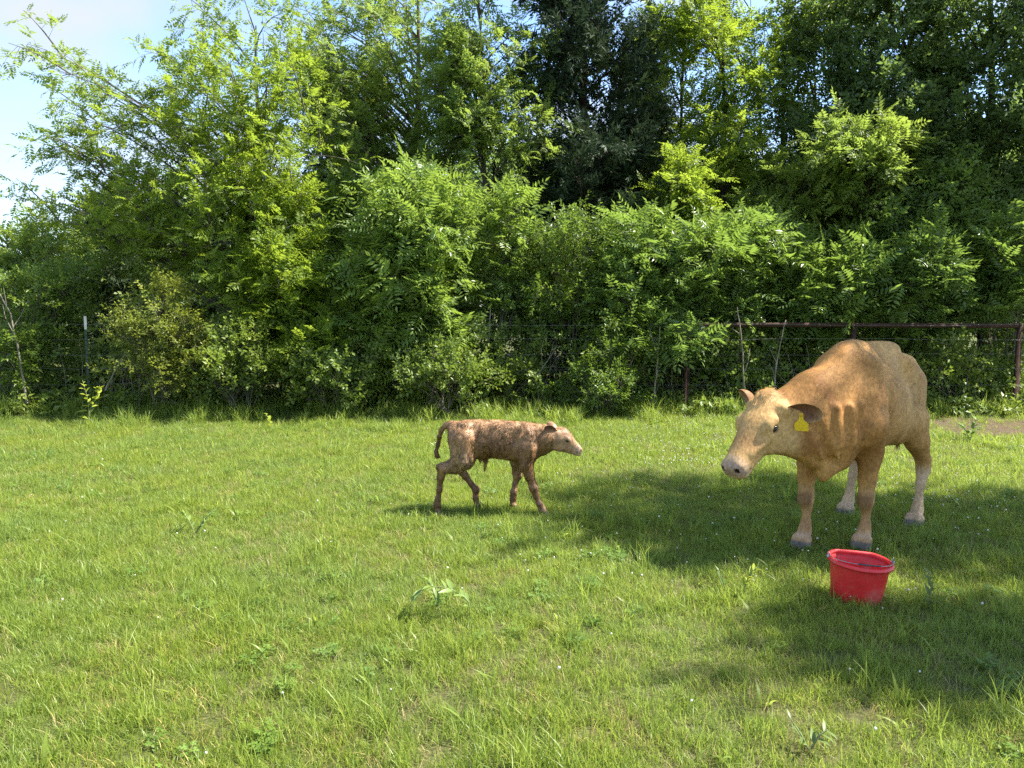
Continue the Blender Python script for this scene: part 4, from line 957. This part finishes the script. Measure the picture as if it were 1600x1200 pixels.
    # cord and sheath under the belly
    F.chain([c(630, 485), c(635, 520), c(630, 560), c(625, 605)], [.022, .014, .007, .004], .012); F.chain([c(590, 490), c(590, 535)], [.014, .005], .012)
    V, Q = F.mesh(); vn = vert_normals(V, Q)
    body = sstep(V[:, 2], .22, .34)
    V = V + vn * (((fbm(V * np.array([38, 38, 16]), 3, 3) - .5) * .007) * body * (1 - .7 * sstep(V[:, 0], .42, .47)))[:, None]
    q = (V - P0) @ H.T; head = sstep(q[:, 0], -.06, .0) * (V[:, 0] > .35)
    nz = fbm(V * 14, 2, 4); nz2 = fbm(V * np.array([60, 60, 22]), 5, 3); nz3 = fbm(V * np.array([7, 5, 6]) + 3, 11, 3)
    k = np.tile(np.array([.33, .185, .085]), (len(V), 1))
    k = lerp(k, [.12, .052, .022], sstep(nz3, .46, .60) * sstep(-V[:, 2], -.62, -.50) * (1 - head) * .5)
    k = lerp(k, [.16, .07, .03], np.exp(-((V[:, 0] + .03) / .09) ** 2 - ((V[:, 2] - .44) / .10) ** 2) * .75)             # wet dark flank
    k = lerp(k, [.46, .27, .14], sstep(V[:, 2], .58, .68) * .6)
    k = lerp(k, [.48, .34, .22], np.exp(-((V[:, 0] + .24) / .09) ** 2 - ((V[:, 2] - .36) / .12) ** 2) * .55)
    k = lerp(k, [.42, .26, .14], head * .7); k = lerp(k, [.50, .36, .25], head * sstep(q[:, 0], .14, .20) * .7)
    k = lerp(k, [.30, .15, .065], head * sstep(q[:, 2], .03, .07) * .5)
    leg = sstep(-V[:, 2], -.32, -.2)
    k = lerp(k, [.15, .072, .036], leg * np.where(V[:, 0] < 0, .85, .35)); k = lerp(k, [.36, .22, .13], leg * sstep(nz, .5, .62) * .5 * (V[:, 0] > 0))
    k = lerp(k, [.07, .055, .045], sstep(-V[:, 2], -.028, -.012)); k = lerp(k, [.12, .06, .035], (V[:, 0] < -.40) * 1.0 * sstep(-V[:, 2], -.60, -.5) * (V[:, 2] > .32) * (V[:, 0] < -.425) * .7)
    k = lerp(k, [.02, .012, .01], sstep(-np.linalg.norm((q[:, [0, 2]] - np.array([.080, .018])) / np.array([1, .6]), axis=1), -.017, -.009) * head * (np.abs(q[:, 1]) > .04))
    k = lerp(k, [.05, .03, .025], sstep(-np.linalg.norm(q - np.stack([np.full(len(q), .20), np.sign(q[:, 1]) * .02, np.full(len(q), -.008)], -1), axis=1), -.015, -.008))
    k = k * (1 + .35 * (nz - .5) + .7 * (nz2 - .5))[:, None]
    up = np.array([0, 0, 1.0])
    VV, QQ, CC, n = [V], [Q], [k], len(V)
    for s, b in ((-1, .0), (1, .0)):
        el = norm(-A * .80 + Lf * s * .50 + up * .12); en = norm(A * .35 + Lf * s * .8 - up * .15); en = norm(en - el * en.dot(el)); ew = np.cross(en, el)
        v_, q_, c_ = ear_mesh(hp(-.005, s * .052, .028), el, ew, en, .125, .075, .032, (.16, .08, .05), (.30, .16, .08), (.5, .32, .18), th=.004)
        VV.append(v_); QQ.append(q_ if True else q_); QQ[-1] = q_ + n; CC.append(c_); n += len(v_)
    root = empty('calf', (CALF_O[0], CALF_O[1], 0.02), -.03)
    tag(root, 'newborn tan calf with a damp rough coat walking across the sunny grass', 'calf')
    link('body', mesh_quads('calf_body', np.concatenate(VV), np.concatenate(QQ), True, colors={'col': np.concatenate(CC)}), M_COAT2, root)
    def comb(P):
        t = np.array([-.55, 0, -.75]) + (np.stack([fbm(P * 16, 21, 2), fbm(P * 16, 22, 2), fbm(P * 16, 23, 2)], -1) - .5) * 4.0
        h_ = (P[:, 0] > .42)[:, None]
        return np.where(h_, -A, np.where((P[:, 2] < .25)[:, None], np.array([0, 0, -1.0])[None], t))
    lf = lambda P: np.where(P[:, 2] < .04, 0, np.where(P[:, 0] > .42, .45, np.where(P[:, 2] < .25, .6, 1.0)))
    link('hair', hair_mesh('calf_hair', V, Q, k, 60000, .021, .0028, comb, rng, .25, lf, .2, (.8, 1.2), ((46, 46, 20), .68, 1.2, 2.0)), M_HAIR2, root)
    for s in (1, -1):
        v_, q_ = uv_sphere(hp(.080, s * .052, .018), (.013, .010, .010), H); link('eye', mesh_quads('calf_eye', v_, q_[:, ::-1]), M_EYE, root)
    return root
build_calf()

# ------------------------------------------------------------------ fence
M_WIRE = plain_mat('galvanised_wire', (.20, .20, .19), .5, .5, .6); M_RUST = bark_mat('rusty_pipe', (.032, .019, .014), (.075, .040, .027), 30)
M_TPOST = plain_mat('painted_post_green', (.05, .075, .05), .6, .3); M_TTOP = plain_mat('painted_post_white', (.62, .60, .54), .6, .3)
FY = 11.25
def bar(name, pts, r, mat, parent, sides=8, cap=True):
    t = Tubes(); t.add(pts, r, sides, cap); return t.build(name, mat, parent)
def build_fence():
    f = empty('wire_fence', (0, FY, 0)); tag(f, 'wire fence with six thin strands running along the edge of the thicket', 'fence')
    for i, z in enumerate((.22, .44, .66, .88, 1.10, 1.31)):
        xs = np.linspace(-15, 15, 60); p = np.stack([xs, .004 * np.sin(xs * 3 + i), z + .012 * np.sin(xs * 1.3 + i * 2) - .006 * np.cos(xs * 4)], -1)
        t = Tubes(); t.add(p, .0017, 4); t.build('wire', M_WIRE, f)
    # studded steel post with a white top
    px = at(140, 600, FY)[0]; t = empty('metal_post', (px, FY - .03, 0)); tag(t, 'green metal fence post with a white painted top among the shrubs', 'post')
    zt = at(140, 494, FY)[2]
    def tbar(name, z0, z1, mat):
        V = []; pro = [(-.018, 0), (-.018, -.004), (.018, -.004), (.018, 0), (.003, 0), (.003, .03), (-.003, .03), (-.003, 0)]
        V = [(x, y, z) for z in (z0, z1) for x, y in pro]; n = len(pro)
        me = bpy.data.meshes.new(name); me.from_pydata(V, [], [[i, (i + 1) % n, (i + 1) % n + n, i + n] for i in range(n)] + [list(range(n, 2 * n)), list(range(n - 1, -1, -1))]); me.update(); link(name, me, mat, t)
    tbar('shaft', -.1, zt - .19, M_TPOST); tbar('white_top', zt - .19, zt, M_TTOP)
    for k in range(14): bar('stud', [(-.012, -.008, .25 + k * .07), (.012, -.008, .25 + k * .07)], .006, M_TPOST, t, 5)
    # rusty pipe brace
    b = empty('pipe_brace', (at(1330, 600, FY)[0], FY + .06, 0)); tag(b, 'rusty welded pipe brace with a long top rail behind the cow', 'fence brace')
    x0, x1, xm = (at(u, 600, FY + .06)[0] - b.location.x for u in (1072, 1588, 1330)); zr = at(1330, 508, FY + .06)[2]
    for x in (x0, xm, x1): bar('post', [(x, 0, -.1), (x, 0, zr - .03 if x == xm else zr + .025)], .040, M_RUST, b, 12)
    bar('top_rail', [(x0 + .0, -.002, zr), (x0 + 1.2, 0, zr + .004), (x1, 0, zr - .01)], .034, M_RUST, b, 12)
build_fence()

# ------------------------------------------------------------------ bucket
def build_bucket():
    m, nt, out = new_mat('red_plastic')
    oc = obj_coord(nt); n1 = noise(nt, 9, 5, .6, vec=oc); n2 = noise(nt, 40, 4, .6, vec=oc); n3 = noise(nt, 5, 3, .5, vec=oc)
    c = mixc(nt, ramp(nt, n1, .3, .7), (.60, .020, .022), (.74, .040, .040)); c = mixc(nt, ramp(nt, n2, .56, .74, (0, 0, 0), (.5, .5, .5)), c, (.34, .15, .10)); c = mixc(nt, ramp(nt, n3, .56, .70, (0, 0, 0), (.5, .5, .5)), c, (.55, .22, .17))
    p = N(nt, 'ShaderNodeBsdfPrincipled', Roughness=.42); p.inputs['Specular IOR Level'].default_value = .45
    p.inputs['Subsurface Weight'].default_value = .0
    nt.links.new(c, p.inputs['Base Color']); nt.links.new(bump(nt, n2, .15, .004), p.inputs['Normal']); nt.links.new(p.outputs[0], out.inputs['Surface'])
    M_BAIL = plain_mat('bail_steel', (.36, .36, .37), .35, .5, .9); M_GRIP = plain_mat('dark_grip', (.05, .045, .05), .5)
    root = empty('bucket', (BUCKET_XY[0], BUCKET_XY[1], 0.0), math.radians(-9)); root.rotation_euler = (math.radians(2.0), math.radians(3.5), math.radians(-9))
    tag(root, 'red plastic bucket with a wire bail standing in the grass before the cow', 'bucket')
    n = 64; H = .215; RT, RB = .148, .121
    def ring(r, z, sq=1.0):
        a = np.arange(n) * 2 * math.pi / n; x = np.cos(a) * r; y = np.sin(a) * r
        y = np.where(y > 0, y, y); yb = r * .80; y = np.where(y > yb, yb + (y - yb) * .15, y)      # flattened back
        return np.stack([x, y, np.full(n, z)], -1)
    def loft(rs, close_last=False, close_first=False):
        V = np.concatenate([ring(*q) for q in rs]); k = len(rs); Q = []
        for i in range(k - 1):
            for j in range(n): Q.append((i * n + j, i * n + (j + 1) % n, (i + 1) * n + (j + 1) % n, (i + 1) * n + j))
        T = []
        if close_last:
            V = np.concatenate([V, [[0, 0, rs[-1][1]]]]); c_ = len(V) - 1; T = [((k - 1) * n + j, (k - 1) * n + (j + 1) % n, c_) for j in range(n)]
        return V, Q, T
    th = .005
    prof = [(0.0, .006), (RB - .02, .0), (RB, .004), (RB + .002, .014), (RB + (RT - RB) * .8, H * .84), (RT - .004, H * .9), (RT - .002, H - .012), (RT - th, H - .006), (RT - th - .002, H - .035), (RT - .014, H - .045), (RT - .017, H - .055), (RB - th, .016), (RB - .02, .012)]
    V, Q, T = loft([(max(r, .001), z) for r, z in prof], True); link('shell', mesh_quads('bucket_shell', V, Q, True, T=T), m, root)
    rim = []
    for k in range(9):
        a = 2 * math.pi * k / 8; rim.append((RT + .004 + .0115 * math.cos(a), H - .004 + .0125 * math.sin(a)))
    V, Q, T = loft(rim); link('rim', mesh_quads('bucket_rim', V, Q, True), m, root)
    # bail lying down over the near side of the rim
    ax = math.radians(-6); B = []
    for k in range(41):
        a = math.pi * k / 40; x = math.cos(a) * (RT + .006); y = -math.sin(a) * (RT - .004); B.append((x, y, H + .012 + .012 * math.sin(a) ** 2))
    B = np.array(B); w = bar('handle', B, .0022, M_BAIL, root, 6)
    bar('grip', B[15:25] + np.array([0, 0, .0005]), .0045, M_GRIP, w, 8)
    for s in (1, -1):
        v, q = uv_sphere((s * (RT + .013), 0, H + .004), (.008, .014, .013)); link('lug', mesh_quads('bucket_lug', v, q), M_BAIL, root)
        bar('hook', [(s * (RT + .004), 0, H + .002), (s * (RT + .006), -.006, H + .02), (s * (RT + .012), 0, H + .028), (s * (RT + .018), .006, H + .018)], .003, M_BAIL, root, 6)
build_bucket()

# ------------------------------------------------------------------ broad-leaved weeds in the grass
M_WEED = leaf_mat('weed_leaf', (.10, .17, .045), (.21, .30, .09), (.22, .34, .05), .3, .4, .4); M_WSTEM = plain_mat('weed_stem', (.16, .20, .07), .6)
M_WEEDY = leaf_mat('young_weed_leaf', (.20, .28, .03), (.36, .42, .06), (.45, .5, .05), .4); M_WEEDB = leaf_mat('grey_green_weed_leaf', (.085, .14, .045), (.17, .24, .09), (.17, .27, .05), .3)
def leaf_blade_mesh(L, W):
    V, Q = [], []; k = 6
    for i in range(k + 1):
        t = i / k; w = W * math.sin(math.pi * min(1, t ** .8)) * .5 + .0006; z = -.25 * L * t * t
        V += [(L * t, -w, z + .25 * w), (L * t, 0, z), (L * t, w, z + .25 * w)]
    for i in range(k):
        a = 3 * i; Q += [(a, a + 1, a + 4, a + 3), (a + 1, a + 2, a + 5, a + 4)]
    V = np.array(V); return mesh_quads('leaf_blade', V, Q, True, attrs={'tint': np.linspace(.3, .8, len(V))})
LEAF_L = {}
def weed(label, stems, mat, seed, L=.10, W=.022, per=12, name='weed'):
    rng = np.random.default_rng(seed); b = np.array(stems[0][0], float); root = empty(name, tuple(b)); tag(root, label, 'plant')
    me = leaf_blade_mesh(L, W); me.materials.append(mat)
    for pts in stems:
        pts = np.array(pts, float) - b; t = np.linspace(0, 1, 14); s = np.linspace(0, 1, len(pts)); P = np.stack([np.interp(t, s, pts[:, c]) for c in range(3)], -1)
        P[1:-1] = (P[:-2] + 2 * P[1:-1] + P[2:]) / 4; st = bar('stem', P, np.linspace(.004, .002, 14), M_WSTEM, root, 6)
        for k in range(per):
            f = .18 + .82 * (k + .5) / per; i = min(int(f * 13), 12); p = P[i]; d = norm(P[i + 1] - P[i]); sd = norm(np.cross(d, [0, 0, 1.0]) + 1e-6) * (1 if k % 2 else -1)
            ax = norm(d * .45 + sd * .8 + np.array([0, 0, rng.uniform(-.25, .55)])); up = norm(np.array([0, 0, 1.0]) + rng.normal(0, .3, 3)); ez = norm(up - ax * up.dot(ax)); ey = np.cross(ez, ax); sc = rng.uniform(.75, 1.15) * (1.1 - .4 * f)
            o = link('leaf', me, None, root); M = Matrix(np.array([[*(v)] for v in (ax, ey, ez)]).T.tolist()).to_4x4(); M = Matrix.Translation(Vector(p)) @ M @ Matrix.Scale(sc, 4); o.matrix_local = M
    return root
def gz(u, v, z=0): p = gnd(u, v); p[2] = z; return p
def build_weeds():
    g = gz(735, 968); weed('leafy weed with a stem bowed over to the left beside a bare patch', [[g, g + [-.005, 0, .10], g + [-.10, .01, .155], g + [-.22, .02, .165], g + [-.27, .02, .13]]], M_WEED, 1, .105, .026, 15, 'bowed_weed')
    g = gz(690, 965); weed('small upright weed just left of the bowed weed', [[g, g + [-.03, 0, .10], g + [-.06, 0, .19]]], M_WEED, 2, .10, .022, 9)
    g = gz(1160, 935); weed('weed with a yellow green tip to the left of the red bucket', [[g, g + [.02, 0, .10], g + [.07, 0, .17]]], M_WEEDY, 3, .085, .018, 12, 'young_weed'); 
    g = gz(1135, 930); weed('grey green weed beside the yellow tipped one', [[g, g + [-.02, 0, .08], g + [-.05, 0, .14]]], M_WEEDB, 4, .08, .015, 9)
    g = gz(1450, 955); weed('upright grey green weed to the right of the red bucket', [[g, g + [.01, 0, .10], g + [.0, 0, .20]]], M_WEEDB, 5, .085, .016, 10)
    g = gz(1265, 1175); weed('coarse grey green weed near the bottom edge below the bucket', [[g, g + [-.03, 0, .06], g + [-.07, .01, .12]], [g, g + [.03, 0, .06], g + [.06, 0, .08]]], M_WEEDB, 6, .065, .014, 6)
    g = gz(305, 835); weed('dark green leafy weed in the sunny grass at the left', [[g, g + [-.04, 0, .10], g + [-.08, 0, .15]], [g, g + [.06, 0, .10], g + [.12, 0, .15]]], M_WEED, 8, .09, .020, 10)
    g = gz(140, 668); weed('young yellowish weed before the metal fence post', [[g, g + [0, 0, .35], g + [-.06, 0, .62]], [g + [0, 0, .2], g + [.12, 0, .42], g + [.16, 0, .55]]], M_WEEDY, 9, .13, .05, 14, 'tall_weed')
    g = gz(425, 672); weed('small yellow green weed at the edge of the left shade', [[g, g + [-.03, 0, .14], g + [-.08, 0, .22]]], M_WEEDY, 10, .09, .035, 9)
    g = gz(1515, 690); weed('pale green weed on the bare earth at the right', [[g, g + [.04, 0, .16], g + [.07, 0, .3]], [g, g + [-.06, 0, .15], g + [-.12, 0, .22]]], M_WEED, 11, .11, .05, 12)
build_weeds()

# ------------------------------------------------------------------ dead stems and brush at the foot of the wood
def build_sticks():
    rng = np.random.default_rng(8)
    def stick(label, pts, r, seed, forks=3, y=None):
        q = np.random.default_rng(seed); P = np.array([at(u, v, d) for u, v, d in pts]); b = P[0].copy(); t = np.linspace(0, 1, 16); s = np.linspace(0, 1, len(P))
        P = np.stack([np.interp(t, s, P[:, c]) for c in range(3)], -1); P[1:-1] = (P[:-2] + 2 * P[1:-1] + P[2:]) / 4; P = wob(P, .012, q) - b
        root = empty('dead_stem', tuple(b)); tag(root, label, 'dead branch', 'bare stems at the foot of the thicket'); bar('stem', P, np.linspace(r, r * .4, 16), M_STICK, root, 6)
        for k in range(forks):
            i = q.integers(5, 14); d = norm((P[i] - P[i - 1]) + q.normal(0, .05, 3)); e = P[i] + d * q.uniform(.2, .5); bar('twig', [P[i], (P[i] + e) / 2 + q.normal(0, .03, 3), e], [r * .4, r * .3, r * .15], M_STICK, root, 4)
    stick('pale bare trunk leaning at the left edge of the picture', [(42, 630, 11.0), (30, 560, 11.0), (20, 500, 11.05), (-5, 450, 11.1)], .017, 1)
    stick('pale curved bare branch rising left of the yellowish shrub', [(165, 610, 11.1), (190, 560, 11.1), (240, 520, 11.2)], .012, 2)
    stick('long thin bare stem leaning right across the fence wires', [(955, 620, 11.2), (985, 560, 11.2), (1020, 510, 11.3)], .014, 3)
    stick('upright thin pale stem left of the rusty end post', [(1022, 628, 11.1), (1026, 570, 11.1), (1031, 510, 11.1)], .014, 4, 2)
    stick('slim straight stem in front of the pipe rail left of the cow', [(1163, 640, 11.15), (1160, 560, 11.15), (1152, 480, 11.2)], .016, 5, 2)
    stick('slim stem behind the cow head leaning right', [(1205, 640, 11.2), (1212, 580, 11.2), (1228, 500, 11.2)], .014, 6, 2)
    stick('bare forked branch lying over the brush behind the calf', [(845, 640, 11.2), (835, 590, 11.2), (870, 540, 11.3)], .012, 7, 4)
    stick('pale thin branch reaching left out of the shade above the calf tail', [(650, 545, 11.2), (600, 555, 11.15), (545, 585, 11.1)], .012, 8, 4)
    stick('grey stem standing in the brush above the calf rump', [(665, 640, 11.4), (660, 590, 11.4), (650, 530, 11.4)], .020, 9, 3)
    stick('crooked pale branch low at the left end of the shade', [(330, 648, 11.0), (290, 632, 11.0), (245, 618, 11.1)], .010, 10, 3)
    stick('grey stem of the rosette sapling brush', [(770, 640, 11.7), (764, 560, 11.7), (766, 480, 11.8)], .024, 11, 1)
    stick('thin leaning branch over the lower wires behind the calf back', [(745, 648, 11.1), (715, 620, 11.1), (690, 590, 11.2)], .010, 12, 3)
    # the tangle nobody could count
    tb = Tubes()
    for _ in range(900):
        x = rng.uniform(-9.5, 9.5); y = rng.uniform(11.3, 12.6); h = rng.uniform(.25, 1.1); b = np.array([x, y, 0]); e = b + np.array([rng.normal(0, .35), rng.normal(0, .2), h]); tb.add(curve(b, (b + e) / 2 + np.array([rng.normal(0, .12), 0, h * .25]), e, 5), np.linspace(.006, .002, 5), 3)
    o = tb.build('brush', M_STICK); tag(o, 'tangle of thin dry stems at the foot of the thicket', 'brush', kind='stuff')
    LV = Leaves(); n = 10000; x = rng.uniform(-1, 1, n); y = np.abs(rng.normal(0, 2.4, n)); x = x * (.75 * (y + 11.2) + 3.5); y = y + 11.1 + 1.3 * (fbm(np.stack([x * .7, x * 0, x * 0], -1), 66, 3) - .5); z = np.abs(rng.normal(0, .55, n)) * np.clip((y - 10.9) * .9, .2, 1.6) + .05
    LV.add(np.stack([x, y, z], -1), rng.normal(0, 1, (n, 3)) * np.array([1, 1, .4]), np.array([0, 0, 1.0]) + rng.normal(0, .4, (n, 3)), rng.uniform(.8, 1.9, n))
    o = link('undergrowth', LV.mesh('undergrowth', 'bramble', rng), LM['bramble']); tag(o, 'low leafy undergrowth along the foot of the wood', 'undergrowth', kind='stuff')
build_sticks()
